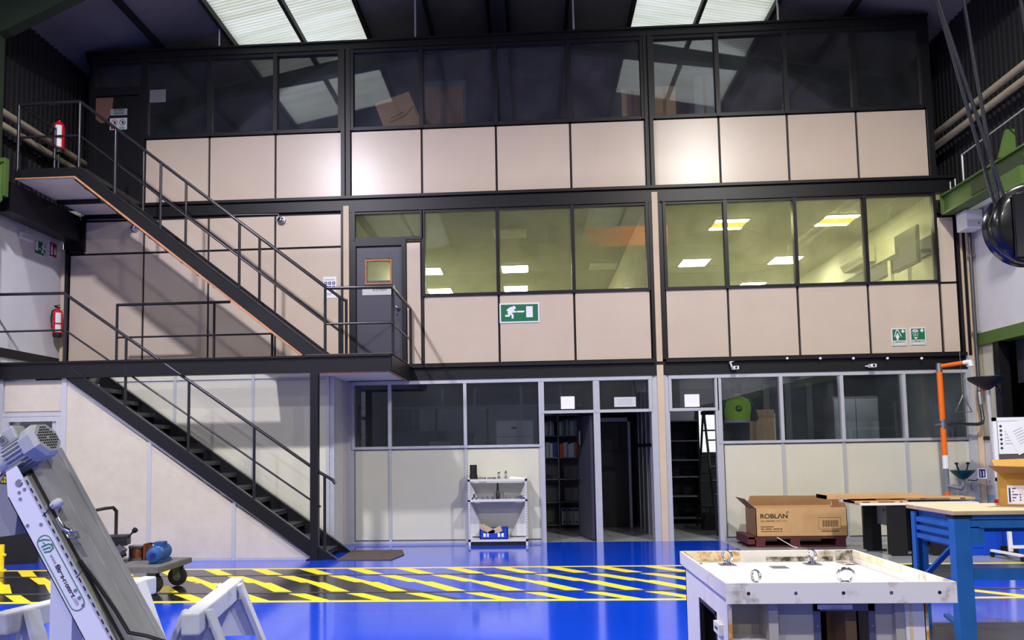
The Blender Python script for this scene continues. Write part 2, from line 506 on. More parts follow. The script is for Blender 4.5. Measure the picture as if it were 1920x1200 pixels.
# painted marking lines and diagonal stripes
for y0, y1 in ((-2.87, -2.79), (-5.25, -5.16)):
    B('marking_line', 'paint_yellow', floor, (XL + 0.02, XR_ - 0.02, y0, y1, 0.0, 0.0015))
STR = [(-2.87, -3.36, -0.58, -0.19, 0.21), (-3.46, -3.99, -0.69, -0.22, 0.215), (-3.99, -4.62, -0.14, 0.32, 0.21), (-4.74, -5.16, -0.14, 0.26, 0.19)]
for (y0, y1, xa, xb, wd) in STR:
    first = None
    for k in range(-13, 14):
        dx = 0.668 * k
        if xa + dx < XL + 0.1 or xb + dx + wd > XR_ - 0.1: continue
        if y1 > -4.7 and xb + dx + wd > 4.45: continue
        if first is None:
            m = MB()
            m.prism([(xa, y0, 0), (xb, y1, 0), (xb + wd, y1, 0), (xa + wd, y0, 0)], (0, 0, 0.0014))
            first = m.build('painted_stripe', 'paint_yellow', floor)
            first_dx = dx; first.location.x = dx
        else:
            o = first.copy(); col.objects.link(o); o.location.x = dx; o.parent = floor
for y in (-3.41, -4.68):
    B('track_rail', 'rail_metal', floor, (XL + 0.02, XR_ - 0.02, y - 0.012, y + 0.03, 0, 0.002))
    B('track_groove', 'black', floor, (XL + 0.02, XR_ - 0.02, y - 0.045, y - 0.012, 0, 0.0012))

# office floors
def tiles(name, x0, x1, y0, y1, z, n, mt, sz=0.45):
    f = B(name, 'joint', None, (x0, x1, y0, y1, z - 0.06, z - 0.004))
    tag(f, kind='structure')
    first = None
    nx = int((x1 - x0) / sz); ny = int((y1 - y0) / sz)
    for i in range(nx):
        for j in range(ny):
            if first is None:
                first = B('tile', mt, f, (x0 + 0.003, x0 + sz - 0.003, y0 + 0.003, y0 + sz - 0.003, z - 0.006, z))
            else:
                o = first.copy(); col.objects.link(o); o.parent = f; o.location = (i * sz, j * sz, 0)
    return f
tiles('floor_office', -0.02, 3.6, 0.005, 3.2, 0.0, 0, 'tile')
tag(B('floor_office_plain', 'tile', None, (-3.3, -0.02, 0.06, 6.0, -0.06, 0.0), (3.58, 7.4, 0.06, 6, -0.06, 0), (-0.02, 3.58, 3.155, 6, -0.06, 0)), kind='structure')

# ---------------------------------------------------------------- side walls, back wall
def corrugated(name, X, y0, y1, z0, z1, mt, amp=0.022, per=0.13, sgn=1):
    m = MB(); n = int((y1 - y0) / per); vs = []
    prof = []
    for i in range(n):
        y = y0 + i * per
        prof += [(y, 0), (y + per * 0.4, 0), (y + per * 0.5, amp), (y + per * 0.9, amp)]
    prof.append((y1, 0))
    for y, a in prof:
        vs += [(X + sgn * a, y, z0), (X + sgn * a, y, z1)]
    fs = [(2 * i, 2 * i + 1, 2 * i + 3, 2 * i + 2) for i in range(len(prof) - 1)]
    m.add(vs, fs)
    return m.build(name, mt)
wl = corrugated('wall_left', XL, -27, 8, 5.75, 9.05, 'hall_wall', sgn=1)
tag(wl, kind='structure')
B('wall_base', 'white_wall', wl, (XL - 0.2, XL, -27, 0.1, 3.36, 5.72))
B('wall_band', 'black', wl, (XL - 0.2, XL + 0.03, -27, 0.1, 3.22, 3.36))
B('wall_plinth', 'white_wall', wl, (XL - 0.2, XL, -27, 0.1, 0.0, 3.22))
B('wall_backing', 'black', wl, (XL - 0.25, XL - 0.06, -27, 8, 5.6, 9.1))
wr = corrugated('wall_right', XR_, -27, 8, 5.75, 9.05, 'hall_wall', sgn=-1)
tag(wr, kind='structure')
B('wall_base', 'white_wall', wr, (XR_, XR_ + 0.2, -27, 0.1, 3.4, 5.72))
B('wall_backing', 'black', wr, (XR_ + 0.06, XR_ + 0.25, -27, 8, 5.6, 9.1))
B('wall_beam', 'crane_green', wr, (XR_ - 0.03, XR_ + 0.2, -27, 0.08, 3.2, 3.4))
B('wall_dado', 'white_wall', wr, (XR_, XR_ + 0.2, -1.05, 0.1, 0.72, 1.62))
B('wall_dado_stripe', 'blue_wall', wr, (XR_, XR_ + 0.2, -1.05, 0.1, 0.0, 0.72))
B('wall_sill', 'black', wr, (XR_ - 0.02, XR_ + 0.22, -1.05, 0.1, 1.62, 1.68))
B('wall_panel', 'panel_low', wr, (XR_ + 0.04, XR_ + 0.1, -0.42, 0.1, 1.68, 3.2))
B('wall_post', 'steel_black', wr, (XR_, XR_ + 0.16, -0.62, -0.46, 1.68, 3.2))
# side aisle beyond the right wall
ws = corrugated('wall_aisle', 9.55, -27, 0.6, 0, 4, 'room_dark', sgn=-1)
tag(ws, kind='structure')
tag(B('ceiling_aisle', 'black', None, (XR_ + 0.25, 9.8, -27, 0.6, 3.9, 4.0)), kind='structure')
tag(B('wall_aisle_end', 'hall_wall', None, (XR_ + 0.2, 9.8, 0.1, 0.25, 0, 4.0)), kind='structure')
for i, (y0, y1, z0, z1) in enumerate(((-0.95, -0.15, 2.55, 3.9), (-1.05, -0.6, 0.0, 2.45))):
    o = corrugated('aisle_sheet', 8.05 + 0.25 * i, y0, y1, z0, z1, 'shelf_grey', amp=0.012, per=0.06, sgn=-1)
    tag(o, ['tall corrugated grey sheet hanging behind dark opening at right', 'lower corrugated grey sheet behind the dark opening at right'][i], 'sheet')
wrr = tag(B('wall_rear', 'hall_wall', None, (XL - 0.3, 9.9, YB - 0.2, YB, 6.0, 11.2)), kind='structure')
B('wall_base', 'rear_wall', wrr, (XL - 0.3, 9.9, YB - 0.2, YB, 0, 6.0))
gb = MB(); gb.prism([(XL - 0.3, 8.0, 6.12), (XR_ + 0.3, 8.0, 6.12), (XR_ + 0.3, 8.0, 9.1), (-0.55, 8.0, 10.7), (XL - 0.3, 8.0, 9.1)], (0, 0.2, 0))

# ---------------------------------------------------------------- roof
RX, RZ, SL = -0.55, 10.6, 0.2
def zr(X): return RZ - SL * abs(X - RX)
roof = struct('ceiling', (0, 0, 0), 'dark pitched workshop roof of sheets on purlins with skylight strips')
tedge = [0.0, 1.38, 2.62, 3.85, 5.08, 6.32, 8.1]
ysegs = [8.2, 5.5, 3.0, 0.43, -2.14, -4.7, -7.6, -10.5, -13.0, -15.5, -18.0, -21.0, -24.0, -27.1]
def is_sky(k, j):
    ya, yb = ysegs[j], ysegs[j + 1]
    return k in (2, 3) and ((ya <= 3.01 and yb >= -4.71) or (ya <= -10.4 and yb >= -18.1))
for sgn in (-1, 1):
    for k in range(6):
        xa, xb = RX + sgn * tedge[k], RX + sgn * tedge[k + 1]
        for j in range(len(ysegs) - 1):
            ya, yb = ysegs[j], ysegs[j + 1]
            if is_sky(k, j):
                m = MB(); n = max(2, int(abs(yb - ya) / 0.0225)); vs = []
                for i in range(n + 1):
                    y = ya + (yb - ya) * i / n; h = 0.012 * math.sin(i * math.pi / 2)
                    vs += [(xa, y, zr(xa) + h), (xb, y, zr(xb) + h)]
                m.add(vs, [(2 * i, 2 * i + 1, 2 * i + 3, 2 * i + 2) for i in range(n)])
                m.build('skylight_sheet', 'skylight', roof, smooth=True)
            else:
                g = 0.012
                m = MB(); m.prism([(xa, ya - g, zr(xa)), (xb, ya - g, zr(xb)), (xb, yb + g, zr(xb)), (xa, yb + g, zr(xa))], (0, 0, 0.05))
                m.build('roof_sheet', 'roof_dark', roof)
    m = MB(); m.prism([(RX, 8.2, RZ + 0.06), (RX + sgn * 2.62, 8.2, zr(RX + 2.62) + 0.06), (RX + sgn * 2.62, YB, zr(RX + 2.62) + 0.06), (RX, YB, RZ + 0.06)], (0, 0, 0.02))
    m.prism([(RX + sgn * 5.08, 8.2, zr(RX + 5.08) + 0.06), (RX + sgn * 8.4, 8.2, zr(RX + 8.4) + 0.06), (RX + sgn * 8.4, YB, zr(RX + 8.4) + 0.06), (RX + sgn * 5.08, YB, zr(RX + 5.08) + 0.06)], (0, 0, 0.02))
    m.build('roof_deck', 'black', roof)
    for t in (0.19, 1.38, 2.62, 3.85, 5.08, 6.32):
        x = RX + sgn * t
        B('purlin', 'purlin', roof, (x - 0.035, x + 0.035, YB, 8.0, zr(x) - 0.13, zr(x) - 0.015))
gbo = gb.build('gable_wall', 'hall_wall', roof)
# portal frames
for y in (-2.1, -11.2, -19.2):
    fr = thing('portal_frame', (0, y, 0), '', 'frame')
    fr['label'] = {-2.1: 'dark green portal frame with haunches just in front of the landing', -11.2: 'dark green portal frame over the middle of the hall', -19.2: 'dark green portal frame at the back of the hall'}[y]
    for sgn, X in ((-1, XL), (1, XR_)):
        a = X - sgn * 0.02; b = X - sgn * 0.26
        B('frame_column', 'dark_green', fr, (a, b, y - 0.1, y + 0.1, 0, 9.0)) if sgn < 0 else B('frame_column', 'dark_green', fr, (XR_ + 0.02, XR_ + 0.28, y - 0.1, y + 0.1, 0, 9.0))
        m = MB()
        xe = X - sgn * 0.02
        m.prism([(xe, y - 0.1, zr(xe) - 0.15), (xe, y - 0.1, 8.18), (X - sgn * 0.4, y - 0.1, 8.3), (X - sgn * 2.2, y - 0.1, 9.12), (RX, y - 0.1, RZ - 0.6), (RX, y - 0.1, RZ - 0.15)], (0, 0.2, 0))
        m.build('rafter', 'dark_green', fr)
# thin hangers between the office top and the roof
for i, u in enumerate((411, 779, 1076, 1461)):
    p = at(u, 80, Y=0.12)
    o = MB().tube([(p.x, 0.12, 8.97), (p.x, 0.12, zr(p.x) - 0.02)], 0.018, 6).build('hanger_rod', 'alu')
    tag(o, ['leftmost thin steel rod above the top windows beside the left skylight', 'thin steel rod above the top windows left of the ridge', 'thin steel rod above the top windows left of the right skylight', 'rightmost thin steel rod above the top windows'][i], 'rod', 'rods between office top and roof')
# lamps of the hall
for i, (x, y, z, p, c) in enumerate(HALL_LAMPS + WALL_LAMPS):
    big = p > 500
    t = thing('hall_lamp', (x, y, z), '', 'lamp', 'lamps under the roof')
    t['label'] = ('round high-bay lamp under the roof' if big else 'small round flood lamp under the roof close to the offices') + (' on the left' if x < 0 else ' on the right') + ('' if not big else (', near the offices' if y > -10 else (', just behind the viewer' if y > -20 else ', at its far end')))
    k = 1.0 if big else 0.6
    m = MB(); m.lathe((x, y, z - 0.01), ZU, [(0.26 * k, 0), (0.25 * k, 0.01), (0.2 * k, 0.14), (0.09 * k, 0.2), (0.08 * k, 0.3)], 20)
    hs = m.build('housing', 'steel', t, smooth=True)
    MB().tube([(x, y, z + 0.28), (x, y, zr(x) - 0.16)], 0.015, 6).build('suspension_rod', 'steel', t)
    MB().lathe((x, y, z - 0.03), ZU, [(0.2 * k, 0), (0.2 * k, 0.012)], 20).build('lens', 'lamp_glow', hs)

# ---------------------------------------------------------------- the office front
Xl = [-6.98, -5.78, -4.555, -3.34]
Xm = [-3.18, -1.892, -0.559, 0.759, 2.08]
Xr = [2.2, 3.356, 4.532, 5.71, 6.9]
front = B('wall_front', 'joint', None,
          (-8.05, -3.2, 0.03, 0.08, 6.1, 7.36), (-3.2, 2.1, 0.03, 0.08, 6.1, 7.36), (2.1, 6.95, 0.03, 0.08, 6.1, 7.36),
          (-8.5, -3.34, 0.03, 0.08, 3.05, 5.9), (-1.9, 2.1, 0.03, 0.08, 3.05, 4.32), (2.2, 7.25, 0.03, 0.08, 3.05, 4.32), (-2.2, -1.9, 0.03, 0.08, 3.05, 5.32), (6.98, 7.25, 0.03, 0.08, 4.32, 5.75))
tag(front, 'three-storey office front of cream panels in black frames', kind='structure')
def panel(x0, x1, z0, z1, mt='panel', parent=None, y=0.0, g=0.02, th=0.035):
    return B('panel', mt, parent or front, (x0 + g, x1 - g, y - 0.004, y + th, z0 + g, z1 - g))
for xs in (Xl, Xm, Xr):
    for a, b in zip(xs[:-1], xs[1:]): panel(a, b, 6.15, 7.36)
x2 = [-8.36, -6.98, -5.78, -4.555, -3.34]
for a, b in zip(x2[:-1], x2[1:]):
    panel(a, b, 3.06, 5.25)
    panel(a if a > -8 else -8.1, b, 5.25, 5.86)
for a, b in zip(Xm[1:-1], Xm[2:]): panel(a, b, 3.1, 4.32)
Xr2 = [2.33, 3.4, 4.58, 5.76, 6.95]
for a, b in zip(Xr2[:-1], Xr2[1:]): panel(a, b, 3.1, 4.32)
panel(6.96, 7.25, 3.1, 4.3); panel(6.96, 7.25, 4.3, 5.45)
panel(-2.2, -1.92, 3.1, 5.3)
# beams between the storeys
def trim(n, boxes, mt='steel_black', label=None):
    o = B('trim_%d' % n, mt, None, *boxes)
    tag(o, label, kind='structure'); return o
trim(1, [(-8.1, 6.98, -0.06, 0.1, 8.87, 8.985), (-8.1, 6.98, -0.1, 0.12, 8.985, 9.02)], label='black top rail of the office front')
trim(2, [(-8.1, -3.2, -0.03, 0.09, 5.9, 6.15), (-3.2, 2.1, -0.03, 0.09, 5.86, 6.15), (2.1, 7.31, -0.03, 0.09, 5.86, 6.15), (-8.1, 7.31, -0.08, -0.03, 6.1, 6.15), (-3.1, 2.05, -0.06, -0.03, 5.86, 5.9), (2.3, 6.98, -0.06, -0.03, 5.86, 5.9)], label='black steel beam between middle and top storey')
trim(3, [(-3.2, 7.3, -0.02, 0.09, 2.82, 3.1), (-3.1, 2.12, -0.09, -0.02, 3.04, 3.1), (2.3, 7.3, -0.09, -0.02, 3.04, 3.1), (-3.1, 2.12, -0.07, -0.02, 2.82, 2.85), (2.3, 7.3, -0.07, -0.02, 2.82, 2.85)], label='black steel beam between lower and middle storey')
# slab edges close the storeys
tag(B('ceiling_upper', 'roof_dark', None, (-8.1, 6.95, 0.1, 5.6, 8.97, 9.02)), kind='structure')
tag(B('ceiling_middle', 'room_ceiling', None, (-8.5, 7.26, 0.1, 9.4, 6.02, 6.1)), kind='structure')
tag(B('ceiling_lower', 'room_ceiling', None, (-3.3, 7.35, 0.1, 9.4, 2.98, 3.06)), kind='structure')
# frame uprights of the two big columns
def column(name, boxes, label, mt):
    o = thing(name, (boxes[0][0][0], 0, 0), label, 'column')
    for mtn, b in zip(mt, boxes): B('column_profile', mtn, o, *b)
    return o
column('steel_column', [[(-3.345, -3.275, -0.07, 0.09, 6.15, 8.87)], [(-3.25, -3.175, -0.07, 0.09, 6.15, 8.87)], [(-3.275, -3.25, -0.03, 0.09, 6.15, 8.87)]], 'black double upright between left and middle top windows', ['frame', 'frame', 'joint'])
column('steel_column', [[(2.07, 2.125, -0.07, 0.09, 6.15, 8.87)], [(2.15, 2.215, -0.07, 0.09, 6.15, 8.87)], [(2.125, 2.15, -0.03, 0.09, 6.15, 8.87)]], 'black double upright between middle and right top windows', ['frame', 'frame', 'joint'])
column('storey_post', [[(-3.31, -3.21, -0.04, 0.09, 3.06, 5.98)], [(-3.36, -3.31, -0.02, 0.09, 3.06, 5.9)], [(-3.21, -3.15, -0.02, 0.09, 3.06, 5.9)]], 'narrow cream post left of the dark middle-storey door', ['beige_post', 'frame', 'frame'])
column('steel_column', [[(6.89, 6.985, -0.06, 0.07, 6.15, 8.865)]], 'black end upright right of the rightmost top window', ['frame'])
column('storey_post', [[(2.145, 2.245, -0.04, 0.09, 3.06, 6.04)], [(2.09, 2.145, -0.02, 0.09, 3.06, 5.9)], [(2.245, 2.335, -0.02, 0.09, 3.06, 5.9)]], 'narrow cream post between the middle-storey window rows', ['beige_post', 'frame', 'frame'])
column('storey_post', [[(2.14, 2.25, -0.05, 0.09, 0.0, 3.0)], [(2.03, 2.14, -0.03, 0.09, 0.0, 2.82)], [(2.25, 2.34, -0.03, 0.09, 0.0, 2.82)]], 'cream and aluminium post between the open ground-floor doorways', ['beige_post', 'alu', 'alu'])
column('corner_post', [[(7.4, 7.49, -0.06, 0.09, 0, 5.55)], [(7.26, 7.31, -0.03, 0.09, 3.05, 5.7)], [(7.31, 7.355, -0.02, 0.09, 3.05, 5.6)], [(7.355, 7.4, -0.04, 0.09, 3.05, 5.6)], [(7.3, 7.4, -0.03, 0.09, 0, 3.05)]], 'cream and black corner post at right end of the offices', ['beige_post', 'frame', 'beige_post', 'frame', 'alu'])
column('corner_post', [[(-8.5, -8.42, -0.03, 0.09, 3.06, 5.35)], [(-8.42, -8.36, -0.05, 0.09, 3.06, 5.35)]], 'cream corner strip at left end of the middle storey', ['beige_post', 'frame'])
B('corner_step', 'frame', front, (-8.42, -8.08, -0.05, 0.05, 5.27, 5.33), (-8.14, -8.06, -0.05, 0.05, 5.3, 5.95))
B('corner_step', 'frame', front, (6.96, 7.3, -0.05, 0.05, 5.5, 5.58))

# windows: frame + mullions + panes
def window(n, xs, z0, z1, gmat, fmat, fw=0.05, label=None, y=0.02, ends=(True, True)):
    w_ = struct('window_%d' % n, (xs[0], 0, z0), label)
    B('window_frame', fmat, w_, (xs[0], xs[-1], -0.035, 0.07, z0, z0 + fw), (xs[0], xs[-1], -0.035, 0.07, z1 - fw, z1))
    for i, x in enumerate(xs):
        if i == 0: a, b = x, x + fw
        elif i == len(xs) - 1: a, b = x - fw, x
        else: a, b = x - fw * 0.62, x + fw * 0.62
        B('mullion', fmat, w_, (a, b, -0.05, 0.07, z0, z1))
    for a, b in zip(xs[:-1], xs[1:]):
        B('pane', gmat, w_, (a + 0.02, b - 0.02, y, y + 0.006, z0 + 0.02, z1 - 0.02))
    return w_
window(1, [-7.0] + Xl[1:], 7.36, 8.87, 'glass_top', 'frame', 0.06, 'left row of three dark top-storey windows')
window(2, Xm, 7.36, 8.87, 'glass_top', 'frame', 0.06, 'middle row of four dark top-storey windows')
window(3, Xr, 7.36, 8.87, 'glass_top', 'frame', 0.06, 'right row of four dark top-storey windows')
window(4, [-1.9] + Xm[2:], 4.3, 5.87, 'glass_mid', 'frame', 0.05, 'middle-storey windows over the exit sign')
window(5, Xr2, 4.3, 5.87, 'glass_mid', 'frame', 0.05, 'middle-storey windows of the lit office at right')
window(6, [-3.15, -1.88], 5.34, 5.87, 'glass_mid', 'frame', 0.05, 'small window over the dark middle-storey door')
window(7, [-3.17, -2.5, -1.178, 0.145], 1.63, 2.8, 'glass_low', 'alu', 0.045, 'ground-floor windows left of the doorways')
window(8, [3.15, 4.218, 5.227, 6.254, 7.31], 1.63, 2.8, 'glass_low', 'alu', 0.045, 'ground-floor windows right of the doorways')
window(9, [0.145, 1.09, 2.04], 2.2, 2.8, 'glass_low', 'alu', 0.05, 'two small windows over the open doorways')
window(10, [2.33, 3.17], 2.2, 2.8, 'glass_low', 'alu', 0.05, 'small window over the right open doorway')
window(11, [-8.0, -7.0], 8.3, 8.87, 'glass_top', 'frame', 0.06, 'small window over the dark top-storey door')
# ground-floor parapet panels and uprights
low = B('wall_lower', 'alu', None, (-3.2, 0.1, 0.045, 0.07, 0.0, 1.63), (3.2, 7.3, 0.045, 0.07, 0.0, 1.63))
tag(low, 'cream ground-floor partition panels in aluminium uprights', kind='structure')
for a, b in ((-3.14, -2.5), (-2.5, -1.178), (-1.178, 0.13), (3.22, 4.218), (4.218, 5.227), (5.227, 6.254), (6.254, 7.3)):
    panel(a, b, 0.04, 1.63, 'panel_low', low, y=0.0, g=0.024, th=0.05)
for x in (-3.155, -2.5, -1.178, 4.218, 5.227, 6.254):
    B('upright', 'alu', low, (x - 0.024, x + 0.024, -0.025, 0.05, 0, 1.64))
for x0, x1 in ((0.1, 0.19), (1.04, 1.15), (3.11, 3.22), (7.27, 7.31)):
    B('upright', 'alu', low, (x0, x1, -0.04, 0.07, 0, 2.8))
B('base_rail', 'alu', low, (-3.17, 0.12, -0.02, 0.05, 0, 0.04), (3.2, 7.3, -0.02, 0.05, 0, 0.04))
B('top_rail', 'alu', low, (-3.17, 2.05, -0.055, -0.036, 2.755, 2.82), (2.33, 7.3, -0.055, -0.036, 2.755, 2.82))
# left part: ground-floor wall behind the stair and its return
ret = B('wall_behind_stair', 'alu', None, (-8.3, -3.28, -0.99, -0.95, 0, 2.96), (-3.3, -3.26, -0.95, 0.1, 0, 2.96))
tag(ret, 'grey panelled wall behind the lower flight with its return', kind='structure')
for a, b in ((-8.2, -7.2), (-7.2, -5.89), (-5.89, -4.58), (-4.58, -3.34)):
    B('panel', 'panel_low', ret, (a + 0.02, b - 0.02, -1.01, -0.98, 0.03, 2.78))
    B('upright', 'alu', ret, (b - 0.024, b + 0.024, -1.02, -0.98, 0, 2.96))
    B('head_panel', 'panel_low', ret, (a + 0.02, b - 0.02, -1.008, -0.98, 2.82, 2.96))
B('panel', 'panel_low', ret, (-3.275, -3.245, -0.9, -0.38, 0.03, 2.78))
B('panel', 'beige_post', ret, (-3.275, -3.245, -0.33, -0.14, 0.03, 2.78))
for y in (-0.97, -0.355, -0.1, -0.01):
    B('upright', 'alu', ret, (-3.285, -3.235, y - 0.03, y + 0.03, 0, 2.96))
B('head_panel', 'panel_low', ret, (-3.275, -3.248, -0.93, 0.0, 2.8, 2.94))
B('upright', 'alu', low, (-3.25, -3.17, -0.03, 0.06, 0, 2.82))

# ---------------------------------------------------------------- doors
d = struct('door_1', (-3.1, 0, 3.06), 'dark grey door with small window behind the landing rail')
B('door_frame', 'frame', d, (-3.16, -3.09, -0.04, 0.08, 3.06, 5.34), (-2.27, -2.19, -0.04, 0.08, 3.06, 5.34), (-3.09, -2.27, -0.039, 0.079, 5.24, 5.34))
m = MB()
m.box(-3.09, -2.27, 0.01, 0.05, 3.06, 4.62); m.box(-3.09, -2.27, 0.01, 0.05, 5.02, 5.24); m.box(-3.09, -2.9, 0.01, 0.05, 4.62, 5.02); m.box(-2.46, -2.27, 0.01, 0.05, 4.62, 5.02)
dl = m.build('door_leaf', 'door_dark', d)
B('window_surround', 'wood_edge', dl, (-2.93, -2.9, -0.005, 0.05, 4.55, 5.0), (-2.48, -2.45, -0.005, 0.05, 4.55, 5.0), (-2.9, -2.48, -0.004, 0.049, 4.97, 5.0), (-2.9, -2.48, -0.004, 0.049, 4.55, 4.58))
B('pane', 'glass_mid', dl, (-2.9, -2.48, 0.02, 0.026, 4.58, 4.97))
m = MB(); m.lathe((-2.36, 0.01, 4.13), (0, -1, 0), [(0.03, 0), (0.03, 0.01), (0.012, 0.015), (0.012, 0.04), (0.032, 0.05), (0.036, 0.07), (0.02, 0.085)], 14)
m.build('knob', 'chrome', dl, smooth=True)
B('keyhole', 'joint', dl, (-2.37, -2.35, -0.001, 0.01, 3.98, 4.03))
d = struct('door_2', (-7.95, 0, 6.12), 'dark top-storey door behind the upper landing')
B('door_frame', 'frame', d, (-8.02, -7.93, -0.04, 0.08, 6.12, 8.32), (-7.09, -6.98, -0.04, 0.08, 6.12, 8.32), (-7.93, -7.09, -0.039, 0.079, 8.2, 8.32))
dl = B('door_leaf', 'frame', d, (-7.93, -7.09, 0.0, 0.05, 6.12, 8.2))
flat('brown_poster', 'poster_brown', dl, [[(0.02, 0.1), (0.12, 0.02), (0.2, 0.03), (0.27, 0.12), (0.33, 0.25), (0.35, 0.5), (0.02, 0.5)]], (-7.95, 0.0, 7.68), XR, ZU)
# interior-side leaf of the doorway (dark, half open) and dark inner door
d = struct('door_4', (1.03, 0.1, 0), 'dark door leaf standing open inside the left doorway')
m = MB(); m.prism([(1.03, 0.12, 0.02), (0.985, 0.12, 0.02), (0.8, 0.93, 0.02), (0.845, 0.945, 0.02)], (0, 0, 2.14)); dl = m.build('door_leaf', 'door_dark', d)
m = MB(); m.tube([(0.84, 0.8, 1.05), (0.76, 0.79, 1.05), (0.78, 0.68, 1.05)], 0.012, 8); m.build('handle', 'black', dl)
flat('notice', 'binder_white', dl, [rect(0, 0.08, 0, 0.24)], (0.845, 0.62, 1.66), (0.22, -0.97, 0), ZU, depth=0.03)

# ================================================================ ROOMS BEHIND THE GLASS
# top storey (dark archive)
tag(B('floor_upper', 'room_dark', None, (-8.1, 6.95, 0.1, 5.6, 6.1, 6.14)), kind='structure')
tag(B('wall_upper_rear', 'room_dark', None, (-8.1, 6.95, 5.5, 5.6, 6.1, 9.0)), kind='structure')
tag(B('wall_upper_left', 'frame', None, (-8.12, -8.03, 0.08, 5.6, 6.14, 8.97)), kind='structure')
tag(B('wall_upper_right', 'room_grey', None, (6.9, 6.98, 0.08, 5.6, 6.14, 8.97)), kind='structure')
t = thing('cardboard_sheet', (-2.35, 0.3, 6.15), 'tilted printed cardboard sheet behind top window left of wooden door', 'cardboard')
m = MB(); m.prism([(-2.62, 0.3, 6.15), (-1.97, 0.3, 6.15), (-1.98, 0.3, 7.75), (-2.17, 0.3, 8.2), (-2.8, 0.3, 7.99), (-2.6, 0.3, 7.45)], (0, 0.02, 0)); cs = m.build('sheet', 'cardboard', t)
flat('print', 'cardboard_dark', cs, strokes([(0, 0), (0.3, 0.13), (0.42, 0.3)], 0.03) + strokes([(0.02, 0.08), (0.28, 0.2)], 0.025) + strokes([(0.24, 0.1), (0.46, 0.3), (0.5, 0.12)], 0.02), (-2.52, 0.298, 7.62), XR, ZU)
t = thing('storage_cabinet', (-1.56, 1.0, 6.14), 'brown wooden cabinet front behind the second middle top window', 'cabinet')
B('body', 'room_dark', t, (-1.96, -1.16, 0.84, 1.3, 6.14, 8.63))
B('door', 'wood_brown', t, (-1.92, -1.2, 0.8, 0.84, 6.2, 8.5))
for i, (u0, u1, v0, Y, d_) in enumerate(((1165, 1206, 167, 0.5, 'pale cardboard carton behind top window just left of the right upright'), (1224, 1266, 163, 0.55, 'pale cardboard carton behind top window just right of the right upright'), (1300, 1340, 143, 1.2, 'tall grey carton behind the first right top window'))):
    a = at(u0, v0, Y=Y); b = at(u1, v0, Y=Y)
    t = thing('carton', ((a.x + b.x) / 2, Y, 6.14), d_, 'carton')
    B('body', 'cardboard' if i < 2 else 'room_grey', t, (a.x, b.x, Y, Y + 0.4, 6.14, a.z))
    B('tape', 'cardboard_dark', t, ((a.x + b.x) / 2 - 0.03, (a.x + b.x) / 2 + 0.03, Y - 0.003, Y, 6.4, a.z - 0.01))
t = thing('shelf_rack', (6.6, 1.6, 6.14), 'grey rack of boxes along the right wall behind top windows', 'shelf')
B('end_panel', 'binder_grey', t, (6.47, 6.82, 0.3, 0.33, 6.14, 8.75))
for z in (6.5, 7.0, 7.5, 8.0, 8.45): B('shelf_board', 'shelf_grey', t, (6.47, 6.85, 0.33, 4.2, z, z + 0.03))
for j in range(4): B('rack_post', 'shelf_grey', t, (6.46, 6.49, 1.4 + 0.9 * j, 1.43 + 0.9 * j, 6.14, 8.6))
for z in (7.03, 7.53, 8.03):
    for j in range(6):
        y = 0.5 + j * 0.5
        o = B('archive_box', ['binder_grey', 'cardboard', 'room_grey'][j % 3], None, (6.5, 6.82, y, y + 0.3 + 0.05 * (j % 2), z, z + 0.32 - 0.04 * (j % 3)))
        tag(o, ['first', 'second', 'third', 'fourth', 'fifth', 'sixth'][j] + ' archive box from the glass on ' + {7.03: 'lower', 7.53: 'middle', 8.03: 'upper'}[z] + ' board of the top-storey rack', 'box', 'boxes on the archive rack')
B('notice_sheet', 'room_dark', None, (-6.92, -6.62, 0.015, 0.018, 8.06, 8.3))
tag(bpy.data.objects['notice_sheet'], 'pale notice stuck inside the first top window beside the door', 'notice')

# middle storey offices (lit)
tag(B('floor_middle', 'room_dark', None, (-8.5, 7.3, 0.1, 9.4, 3.06, 3.1)), kind='structure')
tag(B('wall_middle_rear', 'room_yellow', None, (-3.3, 7.3, 9.2, 9.3, 3.1, 6.02)), kind='structure')
tag(B('wall_middle_left', 'room_yellow', None, (-3.4, -3.3, 0.1, 9.2, 3.1, 6.02)), kind='structure')
tag(B('wall_middle_divider', 'room_yellow', None, (2.15, 2.25, 0.1, 9.2, 3.1, 6.02)), kind='structure')
wm = tag(B('wall_middle_right', 'room_yellow', None, (7.16, 7.26, 0.1, 9.2, 3.1, 6.02)), kind='structure')
B('glazing_frame', 'black', wm, (7.12, 7.16, 0.15, 5.2, 4.95, 5.28), (7.12, 7.16, 0.15, 5.2, 3.1, 3.6))
for y in (1.4, 2.1, 3.2): B('glazing_post', 'room_yellow', wm, (7.1, 7.16, y, y + 0.12, 3.1, 5.2))
LP = [(3.98, 2.05, 1), (6.08, 2.0, 1), (3.95, 5.3, 0), (6.1, 5.3, 0), (6.08, 8.2, 0), (-2.5, 5.38, 0), (-0.37, 5.4, 0), (-2.5, 7.85, 0), (-0.4, 7.8, 0), (1.78, 5.35, 2), (-0.4, 2.2, 2)]
LPL = ['yellow ceiling panel light with two bright tubes, nearest the front, left of two', 'yellow ceiling panel light with two bright tubes, nearest the front, right of two', 'white ceiling panel light low in the first lit window', 'white ceiling panel light straddling the second and third lit windows', 'lowest white ceiling panel light in the second lit window', 'upper white ceiling panel light in the window beside the dark door', 'upper white ceiling panel light over the exit sign', 'lower white ceiling panel light in the window beside the dark door', 'lower white ceiling panel light over the exit sign', 'unlit ceiling panel in the third middle-storey window', 'unlit ceiling panel high in the second middle-storey window']
